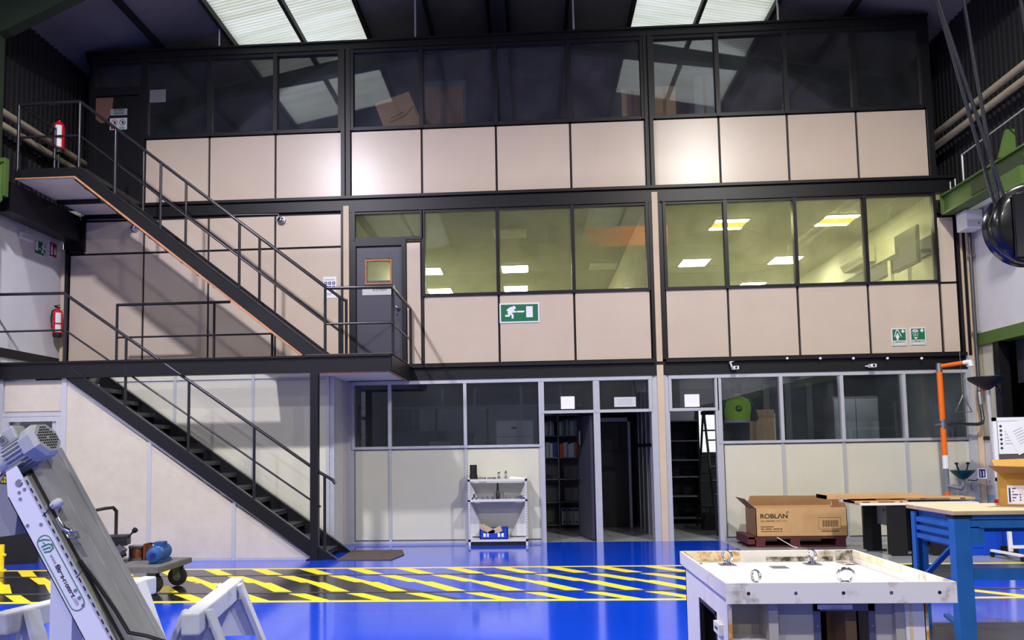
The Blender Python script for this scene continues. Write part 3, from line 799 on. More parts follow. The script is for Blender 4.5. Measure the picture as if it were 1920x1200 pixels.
for (x, y, k), lb in zip(LP, LPL):
    t = thing('ceiling_panel_light', (x, y, 6.02), lb, 'ceiling light', 'office ceiling lights')
    B('frame', 'white', t, (x - 0.33, x + 0.33, y - 0.36, y + 0.36, 6.0, 6.02))
    if k == 1:
        B('diffuser', 'panel_yellow', t, (x - 0.31, x + 0.31, y - 0.2, y + 0.2, 5.992, 6.0))
        B('light_tube', 'panel_tube', t, (x - 0.31, x + 0.31, y - 0.34, y - 0.2, 5.99, 6.0))
        B('light_tube', 'panel_tube', t, (x - 0.31, x + 0.31, y + 0.2, y + 0.34, 5.99, 6.0))
    else:
        B('diffuser', 'panel_light' if k == 0 else 'room_yellow', t, (x - 0.31, x + 0.31, y - 0.34, y + 0.34, 5.99, 6.0))
t = thing('air_conditioner', (7.0, 3.5, 5.3), 'cream wall air conditioner seen through the third lit window', 'air conditioner')
m = MB(); m.prism([(7.14, 2.85, 5.72), (6.9, 2.85, 5.72), (6.86, 2.85, 5.5), (6.94, 2.85, 5.36), (7.14, 2.85, 5.36)], (0, 1.15, 0)); m.build('body', 'room_yellow', t)
B('vent_slot', 'black', t, (6.885, 6.9, 2.9, 3.95, 5.44, 5.47))
t = thing('television', (6.72, 0.5, 4.6), 'dark television on a wall bracket in the rightmost lit window', 'television')
sb = B('screen_body', 'black', t, (6.68, 6.73, 0.12, 0.95, 4.7, 5.36)); B('screen', 'tv_glass', sb, (6.672, 6.68, 0.15, 0.92, 4.74, 5.33))
B('bracket', 'steel', t, (6.73, 7.1, 0.5, 0.56, 4.95, 5.02), (6.73, 6.76, 0.35, 0.7, 4.85, 5.15))

# ground-floor rooms (unlit)
tag(B('wall_ground_rear', 'room_grey', None, (-3.3, 4.05, 5.9, 6.0, 0, 2.98), (4.6, 7.4, 5.9, 6.0, 0, 2.98), (4.05, 4.6, 5.9, 6.0, 0, 1.45), (4.05, 4.6, 5.9, 6, 2.5, 2.98)), kind='structure')
tag(B('wall_ground_left', 'room_grey', None, (-3.4, -3.3, 0.1, 6.0, 0, 2.98)), kind='structure')
wd1 = tag(B('wall_ground_divider', 'room_dark', None, (1.09, 1.13, 0.1, 5.9, 0, 2.98)), kind='structure')
wd2 = tag(B('wall_ground_divider_right', 'room_dark', None, (2.1, 2.2, 0.1, 5.9, 0, 2.98)), kind='structure')
for y in (0.6, 1.15, 1.7, 2.25): B('upright', 'alu', wd2, (2.085, 2.1, y, y + 0.04, 0, 2.8))
B('rail', 'black', wd2, (2.085, 2.1, 0.15, 2.6, 1.6, 1.66))
tag(B('wall_ground_right', 'room_grey', None, (7.32, 7.4, 0.1, 6.0, 0, 2.98)), kind='structure')
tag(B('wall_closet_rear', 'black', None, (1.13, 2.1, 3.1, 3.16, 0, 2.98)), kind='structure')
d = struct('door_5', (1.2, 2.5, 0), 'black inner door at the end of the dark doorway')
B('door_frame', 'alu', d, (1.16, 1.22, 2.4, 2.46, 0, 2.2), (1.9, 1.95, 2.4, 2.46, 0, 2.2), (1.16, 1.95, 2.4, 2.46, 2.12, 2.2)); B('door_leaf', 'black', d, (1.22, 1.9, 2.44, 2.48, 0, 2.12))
# aluminium inner partition
ip = tag(B('wall_inner_partition', 'room_grey', None, (-3.3, 0.1, 3.3, 3.36, 0, 0.9)), kind='structure')
for x in (-3.1, -1.95, -1.25, -0.25, 0.6): B('upright', 'alu', ip, (x - 0.025, x + 0.025, 3.27, 3.36, 0, 2.95))
B('rail', 'alu', ip, (-3.3, 1.05, 3.27, 3.36, 2.5, 2.55), (-3.3, 0.1, 3.27, 3.36, 0.9, 0.95))
for x0, x1 in ((-3.1, -1.95), (-1.95, -1.25), (-1.25, -0.25), (-0.25, 0.6)): B('pane', 'glass_low', ip, (x0 + 0.02, x1 - 0.02, 3.31, 3.316, 0.95, 2.5))
t = thing('filing_cabinet', (-2.1, 1.9, 0), 'dark navy filing cabinets seen through the second ground-floor window', 'cabinet')
B('body', 'cabinet_navy', t, (-2.75, -1.35, 1.6, 2.1, 0, 1.98))
for x in (-2.75, -2.28, -1.81): B('door', 'cabinet_navy', t, (x + 0.01, x + 0.45, 1.585, 1.6, 0.05, 1.95))
t = thing('grey_cabinet', (-0.3, 1.8, 0), 'grey sliding-door cabinet seen through the third ground-floor window', 'cabinet')
B('body', 'shelf_grey', t, (-0.72, 0.0, 1.5, 1.95, 0, 2.16)); B('door', 'binder_grey', t, (-0.7, -0.02, 1.485, 1.5, 1.85, 2.14), (-0.7, -0.02, 1.485, 1.5, 1.2, 1.82)); B('label_plate', 'black', t, (-0.42, -0.32, 1.48, 1.487, 1.98, 2.03))
t = thing('office_chair', (-1.75, 1.2, 0), 'grey office chair back seen through the second ground-floor window', 'chair')
B('backrest', 'shelf_grey', t, (-1.98, -1.56, 1.2, 1.25, 1.15, 1.77), bevel=0.02); B('seat', 'shelf_grey', t, (-2.0, -1.54, 0.8, 1.22, 0.75, 0.82), bevel=0.02); MB().tube([(-1.77, 1.0, 0.75), (-1.77, 1.0, 0.08)], 0.03, 8).build('pedestal', 'black', t); B('base', 'black', t, (-2.05, -1.49, 0.97, 1.03, 0.0, 0.08), (-1.8, -1.74, 0.72, 1.28, 0, 0.08)); B('arm', 'black', t, (-1.77, -1.74, 1.2, 1.24, 0.8, 1.2))
t = thing('wall_picture', (-3.27, 1.2, 1.9), 'small dark framed picture on left wall behind first ground-floor window', 'picture')
B('frame', 'black', t, (-3.3, -3.27, 1.0, 1.5, 1.9, 2.45)); B('print', 'room_grey', t, (-3.27, -3.265, 1.04, 1.46, 1.94, 2.41))
# book case with binders in the left doorway room
t = thing('bookcase', (0.6, 2.75, 0), 'grey bookcase of binders seen through the left open doorway', 'bookcase')
for x in (0.13, 0.5, 1.04): B('side_panel', 'shelf_grey', t, (x - 0.012, x + 0.012, 2.45, 2.85, 0.0, 2.3))
for z in (0.06, 0.52, 0.98, 1.42, 1.86, 2.28): B('shelf_board', 'shelf_grey', t, (0.13, 1.04, 2.45, 2.85, z - 0.02, z))
B('back_panel', 'room_dark', t, (0.13, 1.04, 2.85, 2.87, 0, 2.3))
cols = ['binder_white', 'binder_grey', 'binder_green', 'binder_white', 'binder_grey', 'binder_white', 'room_grey', 'binder_grey']
ORD = ['first', 'second', 'third', 'fourth', 'fifth', 'sixth', 'seventh', 'eighth', 'ninth', 'tenth', 'eleventh', 'twelfth']
def books(x0, x1, z, cl, hmin, hmax, lab, grp):
    x = x0; i = 0
    while x < x1:
        wd_ = 0.035 + 0.012 * ((i * 7) % 3); h = hmin + (hmax - hmin) * ((i * 5) % 4) / 3
        o = B('binder', cl[i % len(cl)], None, (x, x + wd_ - 0.002, 2.5, 2.72, z, z + h))
        nm = cl[i % len(cl)].split('_')[1]
        tag(o, ORD[i] + ' binder from the left, ' + lab % nm, 'binder', grp); x += wd_; i += 1
books(0.53, 0.9, 1.86, cols, 0.28, 0.32, '%s, bookcase upper shelf, wide column', 'binders in the doorway bookcase')
books(0.53, 0.9, 1.42, ['binder_orange', 'binder_orange', 'binder_white', 'binder_grey', 'binder_white', 'binder_white', 'binder_grey'], 0.26, 0.31, '%s, bookcase second shelf, wide column', 'binders in the doorway bookcase')
books(0.16, 0.46, 1.42, ['binder_blue', 'binder_blue', 'binder_white', 'binder_grey', 'binder_white'], 0.28, 0.32, '%s, bookcase second shelf, narrow column', 'binders in the doorway bookcase')
books(0.2, 0.4, 1.86, ['binder_grey', 'binder_white'], 0.26, 0.3, '%s, bookcase upper shelf, narrow column', 'binders in the doorway bookcase')
for i in range(4):
    x = 0.535 + i * 0.12
    t = thing('archive_file', (x + 0.05, 2.5, 0.06), ['first', 'second', 'third', 'fourth'][i] + ' pale archive file from the left on bookcase bottom shelf', 'file box', 'archive files on the bottom shelf')
    bb = B('box', 'binder_white', t, (x, x + 0.11, 2.48, 2.75, 0.06, 0.39)); B('label_strip', 'binder_blue', bb, (x + 0.01, x + 0.1, 2.477, 2.48, 0.33, 0.375)); B('finger_hole', 'black', bb, (x + 0.04, x + 0.07, 2.476, 2.48, 0.1, 0.13))
# room at right: shelf, plywood, partitions, worker on ladder
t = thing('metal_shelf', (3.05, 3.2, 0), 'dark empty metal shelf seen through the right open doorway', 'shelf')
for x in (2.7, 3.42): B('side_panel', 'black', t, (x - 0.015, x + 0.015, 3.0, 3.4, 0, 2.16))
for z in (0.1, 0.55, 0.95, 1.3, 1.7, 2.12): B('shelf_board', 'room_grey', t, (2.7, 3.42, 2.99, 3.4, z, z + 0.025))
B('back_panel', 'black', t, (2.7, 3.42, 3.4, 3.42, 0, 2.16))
t = thing('storage_tray', (3.08, 3.1, 2.145), 'white plastic storage tray on top of the dark metal shelf', 'tray'); m = MB(); m.prism([(2.78, 3.05, 2.145), (3.36, 3.05, 2.145), (3.38, 3.05, 2.36), (2.75, 3.05, 2.36)], (0, 0.3, 0)); m.build('tray_body', 'white', t); B('rim', 'white', t, (2.73, 3.4, 3.03, 3.37, 2.36, 2.38))
t = thing('plywood_board', (4.3, 1.6, 0), 'pale plywood board leaning beside the worker behind glass', 'board')
B('board', 'plywood', t, (4.0, 4.56, 1.55, 1.58, 0.0, 2.27)); B('edge_strip', 'white', t, (4.56, 4.58, 1.55, 1.58, 0.9, 2.2))
inn = tag(B('wall_inner_right', 'room_dark', None, (4.95, 7.3, 3.6, 3.66, 0, 2.98)), kind='structure')
for x in (5.0, 5.45, 5.9, 6.35): B('upright', 'room_grey', inn, (x - 0.06, x + 0.06, 3.5, 3.6, 0, 2.9))
t = thing('tall_locker', (6.05, 2.0, 0), 'dark green-grey tall locker behind the rightmost ground-floor windows', 'locker')
B('body', 'room_dark', t, (5.75, 6.6, 1.8, 2.3, 0, 2.5)); B('door', 'room_grey', t, (5.77, 6.16, 1.785, 1.8, 0.05, 2.45)); B('door', 'room_grey', t, (6.18, 6.58, 1.785, 1.8, 0.05, 2.45)); B('handle', 'black', t, (6.12, 6.14, 1.77, 1.785, 1.2, 1.35))
for i, (x, h) in enumerate(((7.02, 2.05), (7.1, 2.12), (7.18, 2.0))):
    o = MB().bar((x, 0.35, 0), (x + 0.02, 0.25, h), 0.05, 0.02).build('spare_profile', 'alu'); tag(o, ['leftmost', 'middle', 'rightmost'][i] + ' of three spare aluminium profiles leaning inside the rightmost ground-floor window', 'profile', 'profiles leaning inside the window')
for i, (x, y, ln) in enumerate(((4.45, 1.45, 0.6), (5.95, 1.3, 0.6))):  # hidden glowing tubes, added to light the room around the worker
    t = thing('strip_light', (x, y, 2.9), ['strip light under the ceiling near the worker on the ladder', 'strip light under the ceiling behind the third right ground-floor window'][i], 'ceiling light'); B('housing', 'white', t, (x - ln, x + ln, y - 0.05, y + 0.05, 2.94, 2.98)); B('tube', 'strip_tube', t, (x - ln + 0.02, x + ln - 0.02, y - 0.03, y + 0.03, 2.915, 2.94))

# step ladder
t = thing('step_ladder', (3.55, 1.6, 0), 'dark aluminium step ladder inside the right open doorway', 'ladder')
xa, xb = 3.24, 3.84
fr_ = lambda z: 0.72 + (1.5 - 0.72) * z / 2.2
bk_ = lambda z: 2.5 - (2.5 - 1.6) * z / 2.2
for x in (xa, xb):
    MB().bar((x, fr_(0), 0.0), (x, fr_(2.2), 2.2), 0.03, 0.08, up=(0, 1, 0)).build('front_rail', 'glass_steel', t)
    MB().bar((x, bk_(0), 0.0), (x, bk_(2.2), 2.2), 0.03, 0.07, up=(0, 1, 0)).build('rear_rail', 'glass_steel', t)
    MB().tube([(x, fr_(0.95) + 0.03, 1.1), (x, bk_(0.95), 1.05)], 0.008, 6).build('spreader', 'black', t)
for z in (0.22, 0.47, 0.72, 0.97, 1.22, 1.47, 1.72): B('step', 'glass_steel', t, (xa, xb, fr_(z) - 0.05, fr_(z) + 0.06, z - 0.03, z))
for z in (0.4, 0.9, 1.4, 1.9): B('rear_rung', 'glass_steel', t, (xa, xb, bk_(z) - 0.02, bk_(z) + 0.02, z - 0.02, z + 0.01))
B('top_cap', 'black', t, (xa - 0.03, xb + 0.03, 1.42, 1.66, 2.19, 2.26))
t = thing('tool_bag', (3.4, 1.85, 0), 'black tool bag on the floor under the ladder', 'bag')
m = MB(); m.prism([(3.2, 1.7, 0), (3.75, 1.7, 0), (3.7, 1.7, 0.3), (3.25, 1.7, 0.3)], (0, 0.3, 0)); m.build('bag_body', 'rubber', t); MB().tube([(3.35, 1.85, 0.3), (3.38, 1.85, 0.42), (3.58, 1.85, 0.42), (3.6, 1.85, 0.3)], 0.015, 6).build('bag_handle', 'rubber', t)

# ---------------------------------------------------------------- the worker on the ladder
def person():
    px_, py_, pz = 3.7, 0.86, 0.97
    t = thing('person', (px_, py_, pz), 'person in green vest and navy trousers on ladder, seen from behind', 'person')
    V = []; E_ = []; Rr = []
    def jv(x, y, z, rx, ry=None):
        V.append((x, y, z)); Rr.append((rx, ry or rx)); return len(V) - 1
    pel = jv(0, 0, 0.92, 0.15, 0.11)
    wai = jv(0, 0.01, 1.08, 0.14, 0.1); che = jv(0, 0.0, 1.3, 0.17, 0.11); nb = jv(0, 0.0, 1.46, 0.07); nk = jv(0, 0.015, 1.53, 0.058)
    h1 = jv(0, 0.03, 1.6, 0.078, 0.09); h2 = jv(0, 0.025, 1.68, 0.085, 0.1); h3 = jv(0, 0.02, 1.745, 0.05, 0.06)
    E_ += [(pel, wai), (wai, che), (che, nb), (nb, nk), (nk, h1), (h1, h2), (h2, h3)]
    for s in (-1, 1):
        hp = jv(s * 0.1, 0, 0.86, 0.09); kn = jv(s * 0.11, 0.04, 0.48, 0.06); an = jv(s * 0.11, -0.01, 0.09, 0.042); to = jv(s * 0.12, 0.14, 0.05, 0.035)
        E_ += [(pel, hp), (hp, kn), (kn, an), (an, to)]
        sh = jv(s * 0.19, 0, 1.4, 0.06); el = jv(s * 0.3, 0.06, 1.14, 0.045); wr_ = jv(s * 0.2, 0.28, 1.22, 0.032); pm = jv(s * 0.17, 0.35, 1.25, 0.036, 0.02)
        E_ += [(che, sh), (sh, el), (el, wr_), (wr_, pm)]
        for q in range(4):
            f1 = jv(s * (0.2 - 0.022 * q), 0.4, 1.265 + 0.004 * q, 0.009); f2 = jv(s * (0.2 - 0.022 * q), 0.43 - 0.004 * abs(q - 1), 1.245, 0.008)
            E_ += [(pm, f1), (f1, f2)]
        th = jv(s * 0.115, 0.37, 1.26, 0.01); th2 = jv(s * 0.1, 0.395, 1.25, 0.009); E_ += [(pm, th), (th, th2)]
    me = bpy.data.meshes.new('body'); me.from_pydata(V, E_, []); me.materials.append(M['skin'])
    o = bpy.data.objects.new('body', me); col.objects.link(o); o.parent = t
    o.modifiers.new('skin', 'SKIN')
    if not me.skin_vertices: me.attributes.new('x', 'FLOAT', 'POINT')
    for sv, r in zip(me.skin_vertices[0].data, Rr): sv.radius = r
    me.skin_vertices[0].data[pel].use_root = True
    sm = o.modifiers.new('sub', 'SUBSURF'); sm.levels = 1; sm.render_levels = 2
    def ring(cx, cy, z, rx, ry, n=20): return [Vector((px_ + cx + rx * math.cos(2 * math.pi * i / n), py_ + cy + ry * math.sin(2 * math.pi * i / n), pz + z)) for i in range(n)]
    MB().loft([ring(0, 0, 1.04, 0.222, 0.15), ring(0, 0, 1.12, 0.225, 0.15), ring(0, 0, 1.3, 0.255, 0.155), ring(0, 0, 1.4, 0.262, 0.14), ring(0, 0, 1.46, 0.2, 0.11), ring(0, 0, 1.51, 0.09, 0.085)]).build('vest', 'vest_green', t, smooth=True)
    vs_ = [c for c in t.children if c.name.startswith('vest')][-1]
    MB().loft([ring(0, 0, 1.035, 0.228, 0.156), ring(0, 0, 1.09, 0.23, 0.156)]).build('reflective_band', 'reflective', vs_, smooth=True)
    em_ = flat('vest_emblem', 'logo_dark', vs_, [disc(0, 0, 0.06)], (px_ - 0.01, py_ - 0.162, pz + 1.29), XR, ZU)
    flat('emblem_rays', 'vest_green', vs_, strokes([(-0.02, -0.01), (0.005, 0.06)], 0.012) + strokes([(-0.02, -0.01), (0.04, 0.045)], 0.012) + strokes([(-0.02, -0.01), (0.06, 0.01)], 0.012), (px_ - 0.01, py_ - 0.1645, pz + 1.29), XR, ZU)
    m = MB(); m.loft([ring(0, 0, 0.78, 0.2, 0.14), ring(0, 0, 0.9, 0.212, 0.148), ring(0, 0, 1.06, 0.212, 0.14)])
    for s in (-1, 1):
        m.loft([ring(s * 0.11, -0.01, 0.08, 0.075, 0.08, 12), ring(s * 0.11, 0.035, 0.48, 0.085, 0.09, 12), ring(s * 0.105, 0, 0.86, 0.105, 0.13, 12)])
    m.build('trousers', 'navy', t, smooth=True)
    for s in (-1, 1):
        b = Vector((px_, py_, pz))
        MB().tube([b + Vector((s * 0.17, 0, 1.42)), b + Vector((s * 0.25, 0.02, 1.3)), b + Vector((s * 0.305, 0.06, 1.13)), b + Vector((s * 0.28, 0.13, 1.13)), b + Vector((s * 0.2, 0.27, 1.215))], [0.085, 0.075, 0.068, 0.062, 0.045], 12).build('sleeve', 'dark_sleeve', t, smooth=True)
        MB().loft([ring(s * 0.115, 0.05, 0.0, 0.05, 0.14, 14), ring(s * 0.115, 0.05, 0.05, 0.052, 0.14, 14), ring(s * 0.115, 0.0, 0.11, 0.05, 0.07, 14)]).build('shoe', 'black', t, smooth=True)
        MB().lathe((px_ + s * 0.098, py_ + 0.02, pz + 1.65), (s, 0, 0), [(0.03, 0), (0.034, 0.012), (0.02, 0.02)], 12).build('ear', 'skin', t, smooth=True)
    MB().loft([ring(0, 0.0, 1.57, 0.06, 0.055), ring(0, 0.0, 1.62, 0.09, 0.09), ring(0, 0.01, 1.68, 0.097, 0.105), ring(0, 0.015, 1.74, 0.08, 0.092), ring(0, 0.02, 1.775, 0.04, 0.05)]).build('hair', 'hair', t, smooth=True)
    MB().lathe((px_, py_ + 0.11, pz + 1.65), (0, 1, 0), [(0.018, 0), (0.012, 0.03)], 8).build('nose', 'skin', t, smooth=True)
    B('mouth', 'sign_red', t, (px_ - 0.022, px_ + 0.022, py_ + 0.1, py_ + 0.12, pz + 1.6, pz + 1.607))
    for s in (-1, 1): MB().lathe((px_ + s * 0.033, py_ + 0.105, pz + 1.685), (0, 1, 0), [(0.012, 0), (0.006, 0.012)], 10).build('eye', 'black', t, smooth=True)
person()

# ================================================================ STAIRS AND LANDINGS
YF, YK = -1.95, -1.05        # front and back of the flights
# wall under the lower flight
us = B('wall_under_stair', 'alu', None, (-8.2, -7.26, -1.9, -1.865, 2.28, 2.78), (-7.26, -7.18, -1.94, -1.86, 0, 2.8), (-8.5, -8.2, -1.94, -1.86, 0, 2.8), (-8.2, -7.26, -1.935, -1.861, 2.22, 2.28))
tag(us, 'cream panelled wall under the lower flight', kind='structure')
def zbot(x): return max(0.0, (-3.27 - x) * 0.71)
def under(x0, x1):
    m = MB()
    pts = [(x0, -1.92, 0.03), (x1, -1.92, 0.03), (x1, -1.92, max(0.035, zbot(x1) - 0.07)), (x0, -1.92, min(2.74, zbot(x0) - 0.07))]
    m.prism(pts, (0, 0.05, 0)); m.build('panel', 'panel_stair', us)
for a, b in ((-7.2, -5.85), (-5.85, -4.53), (-4.53, -3.34)):
    under(a + 0.02, b - 0.02)
    if b < -4: B('upright', 'alu', us, (b - 0.024, b + 0.024, -1.934, -1.87, 0, zbot(b) - 0.03))
MB().bar((-7.2, -1.9, 2.79 - 0.035), (-3.3, -1.9, 0.0 + 0.035), 0.06, 0.05).build('sloping_trim', 'alu', us)
B('panel', 'panel_stair', us, (-8.18, -7.27, -1.92, -1.88, 2.3, 2.74))
B('base_rail', 'alu', us, (-7.18, -3.35, -1.926, -1.88, 0, 0.028))
d = struct('door_3', (-7.7, -1.9, 0), 'glazed door in grey frame under the lower flight, half hidden by conveyor')
B('door_frame', 'alu', d, (-8.2, -8.1, -1.93, -1.86, 0, 2.22), (-7.34, -7.26, -1.93, -1.865, 0, 2.22), (-8.1, -7.34, -1.929, -1.866, 2.14, 2.22))
B('door_leaf', 'room_dark', d, (-8.1, -7.34, -1.89, -1.86, 0.0, 1.25)); B('pane', 'glass_low', d, (-8.1, -7.34, -1.88, -1.874, 1.25, 2.14)); B('leaf_stile', 'alu', d, (-7.42, -7.36, -1.9, -1.86, 0, 2.14))
tag(B('wall_under_stair_rear', 'room_dark', None, (-8.5, -7.25, -1.06, -1.03, 0, 2.78)), kind='structure')

def flight(label, x_top, z_top, x_bot, z_bot, n, vth, tread_th=0.035):
    """flight going down to +x, top nosing (x_top,z_top) to bottom (x_bot,z_bot)"""
    t = thing('staircase', (x_bot, (YF + YK) / 2, z_bot), label, 'stairs')
    sl = (z_top - z_bot) / (x_bot - x_top)
    for y in (YF, YK):
        m = MB()
        m.prism([(x_top, y - 0.03, z_top), (x_bot, y - 0.03, z_bot), (x_bot - vth / sl, y - 0.03, z_bot), (x_top - 0.07, y - 0.03, z_top - vth + 0.06)], (0, 0.06, 0))
        m.build('stringer', 'steel_black', t)
        MB().bar((x_top, y, z_top), (x_bot, y, z_bot), 0.075, 0.02).build('stringer_flange', 'rail_tube', t)
    first = None
    rise = (z_top - z_bot) / n; go = (x_bot - x_top) / n
    for i in range(1, n):
        z = z_bot + rise * i; x = x_bot - go * i
        if first is None:
            first = MB().box(x - 0.2, x + 0.07, YF + 0.03, YK - 0.03, z - 0.13, z - 0.13 + tread_th).box(x + 0.05, x + 0.07, YF + 0.03, YK - 0.03, z - 0.16, z - 0.1).build('tread', 'tread', t); fx, fz = x, z
        else:
            o = first.copy(); col.objects.link(o); o.parent = t; o.location = (x - fx, 0, z - fz)
    return t, sl
low_st, sl1 = flight('lower black steel staircase from the floor to the first landing', -7.1, 2.96, -2.95, 0.0, 15, 0.23)
up_st, sl2 = flight('upper black steel staircase from the first to the top landing', -7.04, 6.13, -3.13, 3.06, 15, 0.27)
# timber lining under the upper flight
MB().bar((-7.1, -1.5, 5.96), (-3.5, -1.5, 3.06), 0.86, 0.02).build('underside_board', 'soffit', up_st)
MB().bar((-7.1, -1.975, 5.965), (-3.48, -1.975, 3.065), 0.03, 0.03).build('timber_edge', 'wood_edge', up_st)
def rail_tubes(parent, name, pts, r, mt='rail_tube', seg=10):
    return MB().tube(pts, r, seg).build(name, mt, parent, smooth=True)
# lower flight rail (front side)
rail_tubes(low_st, 'handrail', [(-7.25, YF, 4.13), (-3.21, YF, 1.29), (-3.02, YF, 1.18), (-2.98, YF, 1.12)], 0.024)
rail_tubes(low_st, 'mid_rail', [(-7.22, YF, 3.55), (-3.2, YF, 0.78)], 0.015)
for x in (-6.24, -5.24, -4.22, -3.14):
    zt = 4.13 - (x + 7.25) * (4.13 - 1.29) / (7.25 - 3.21)
    rail_tubes(low_st, 'baluster', [(x, YF, zt), (x, YF, max(0.05, (-2.95 - x) * 0.713 - 0.03))], 0.022)
# upper flight rails, front and back
for y, dx in ((YF, 0.0), (YK, 0.0)):
    rail_tubes(up_st, 'handrail', [(-7.06, y, 7.2), (-3.1, y, 4.09)] if y == YF else [(-7.06, y, 7.2), (-3.14, y, 4.14), (-3.02, y, 4.06)], 0.024)
    rail_tubes(up_st, 'mid_rail', [(-7.06, y, 6.65), (-3.12, y, 3.56)], 0.016)
    for x in (-6.47, -5.73, -4.47, -3.13):
        zt = 7.2 - (x + 7.06) * 3.11 / 3.96; zb = 6.13 - (x + 7.04) * 3.07 / 3.91
        rail_tubes(up_st, 'baluster', [(x, y, zt), (x, y, zb - 0.03)], 0.022)

# first landing
t = thing('landing', (-5.4, -1.0, 2.82), 'long first landing of black channel beams with tube railing', 'landing')
B('front_beam', 'steel_black', t, (-8.52, -2.12, YF - 0.02, YF + 0.05, 2.81, 3.05), (-8.52, -2.12, YF - 0.055, YF + 0.05, 3.03, 3.06), (-8.52, -2.12, YF - 0.05, YF + 0.05, 2.8, 2.82))
B('end_beam', 'steel_black', t, (-2.17, -2.11, YF, -0.1, 2.81, 3.05))
B('deck_edge', 'mat_brown', t, (-3.42, -2.1, YF - 0.06, -0.1, 3.06, 3.075))
B('deck', 'steel_black', t, (-8.52, -7.12, YF + 0.05, -0.02, 3.0, 3.06), (-7.12, -4.2, YK + 0.02, -0.02, 3.0, 3.06), (-4.2, -2.17, YF + 0.05, -0.02, 3.0, 3.06))
B('soffit_board', 'soffit', t, (-3.24, -2.17, YF + 0.05, -0.1, 2.83, 2.85), (-4.2, -3.24, YF + 0.05, YK - 0.02, 2.83, 2.85))
B('timber_edge', 'wood_edge', t, (-3.24, -2.14, YF - 0.03, YF + 0.02, 2.785, 2.8), (-2.17, -2.13, YF, -0.15, 2.79, 2.805))
B('opening_beam', 'steel_black', t, (-7.12, -4.2, YK + 0.0, YK + 0.04, 2.97, 3.06))
m = MB().box(-3.35, -3.23, YF - 0.05, YF + 0.05, 0.0, 2.8).box(-3.4, -3.18, YF - 0.08, YF + 0.08, 0, 0.015); m.build('support_post', 'steel_black', t)
# its railing
rail_tubes(t, 'handrail', [(-8.5, YF, 4.14), (-7.25, YF, 4.13)], 0.024)
rail_tubes(t, 'mid_rail', [(-8.5, YF, 3.55), (-7.25, YF, 3.55)], 0.016)
rail_tubes(t, 'baluster', [(-7.22, YF, 4.13), (-7.22, YF, 3.05)], 0.026)
rail_tubes(t, 'handrail', [(-3.11, YF, 4.09), (-2.11, YF, 4.09), (-2.11, -0.06, 4.09)], 0.024)
rail_tubes(t, 'mid_rail', [(-3.11, YF, 3.54), (-2.12, YF, 3.54), (-2.12, -0.06, 3.54)], 0.016)
for p in ((-2.11, YF + 0.12), (-2.11, -0.08), (-3.02, YK), ): rail_tubes(t, 'baluster', [(p[0], p[1], 4.09), (p[0], p[1], 3.05)], 0.024)
gd = -1.0
rail_tubes(t, 'guard_rail', [(-6.92, gd, 4.11), (-4.98, gd, 4.11)], 0.024)
rail_tubes(t, 'guard_mid_rail', [(-6.92, gd, 3.56), (-4.26, gd, 3.56)], 0.016)
for x, zt_ in ((-6.91, 4.11), (-5.25, 4.11), (-4.27, 3.57)): rail_tubes(t, 'baluster', [(x, gd, zt_), (x, gd, 3.05)], 0.022)

# top landing
t = thing('landing', (-7.6, -1.0, 5.96), 'small top landing with pale underside and tube railing', 'landing')
B('front_beam', 'steel_black', t, (-8.1, -7.06, YF - 0.02, YF + 0.04, 5.99, 6.13)); B('end_beam', 'steel_black', t, (-8.12, -8.06, YF, -0.1, 5.99, 6.13))
B('deck', 'steel_black', t, (-8.08, -6.98, YF + 0.04, -0.08, 6.06, 6.13), (-7.06, -6.95, YK + 0.1, -0.08, 6.0, 6.06))
B('soffit_board', 'soffit', t, (-8.08, -6.98, YF + 0.03, -0.92, 5.97, 5.99)); B('soffit_board', 'soffit', t, (-8.06, -6.98, -0.86, -0.1, 5.955, 5.975))
B('cross_beam', 'steel_black', t, (-8.06, -6.98, -0.92, -0.86, 5.9, 6.06))
B('timber_edge', 'wood_edge', t, (-8.08, -7.1, YF - 0.025, YF + 0.0, 5.965, 5.985))
rail_tubes(t, 'handrail', [(-7.06, YF, 7.2), (-8.06, YF, 7.19), (-8.06, -0.1, 7.19)], 0.024)
rail_tubes(t, 'mid_rail', [(-7.06, YF, 6.65), (-8.06, YF, 6.65), (-8.06, -0.1, 6.65)], 0.016)
for p in ((-7.06, YF), (-8.06, YF), (-8.06, -1.0)): rail_tubes(t, 'baluster', [(p[0], p[1], 7.2), (p[0], p[1], 6.1)], 0.024)
rail_tubes(t, 'baluster', [(-6.98, YK, 6.85), (-6.98, YK, 6.1)], 0.02)
# heavy beam under the landing along the left wall
o = B('steel_beam', 'steel_black', None, (-8.36, -8.14, -1.98, -0.06, 5.5, 5.93), (-8.4, -8.12, -1.98, -0.06, 5.45, 5.5)); tag(o, 'heavy black beam under the top landing along the left wall', 'beam')
o = B('door_mat', 'mat_brown', None, (0, 1, 0, 1, 0, 0.01)); bpy.data.objects.remove(o)
m = MB(); m.prism([(-2.93, -2.05, 0.001), (-2.12, -2.08, 0.001), (-2.02, -1.5, 0.001), (-2.14, -0.95, 0.001), (-2.95, -0.95, 0.001)], (0, 0, 0.012)); tag(m.build('door_mat', 'mat_brown'), 'worn brown mat at the foot of the lower staircase', 'mat')

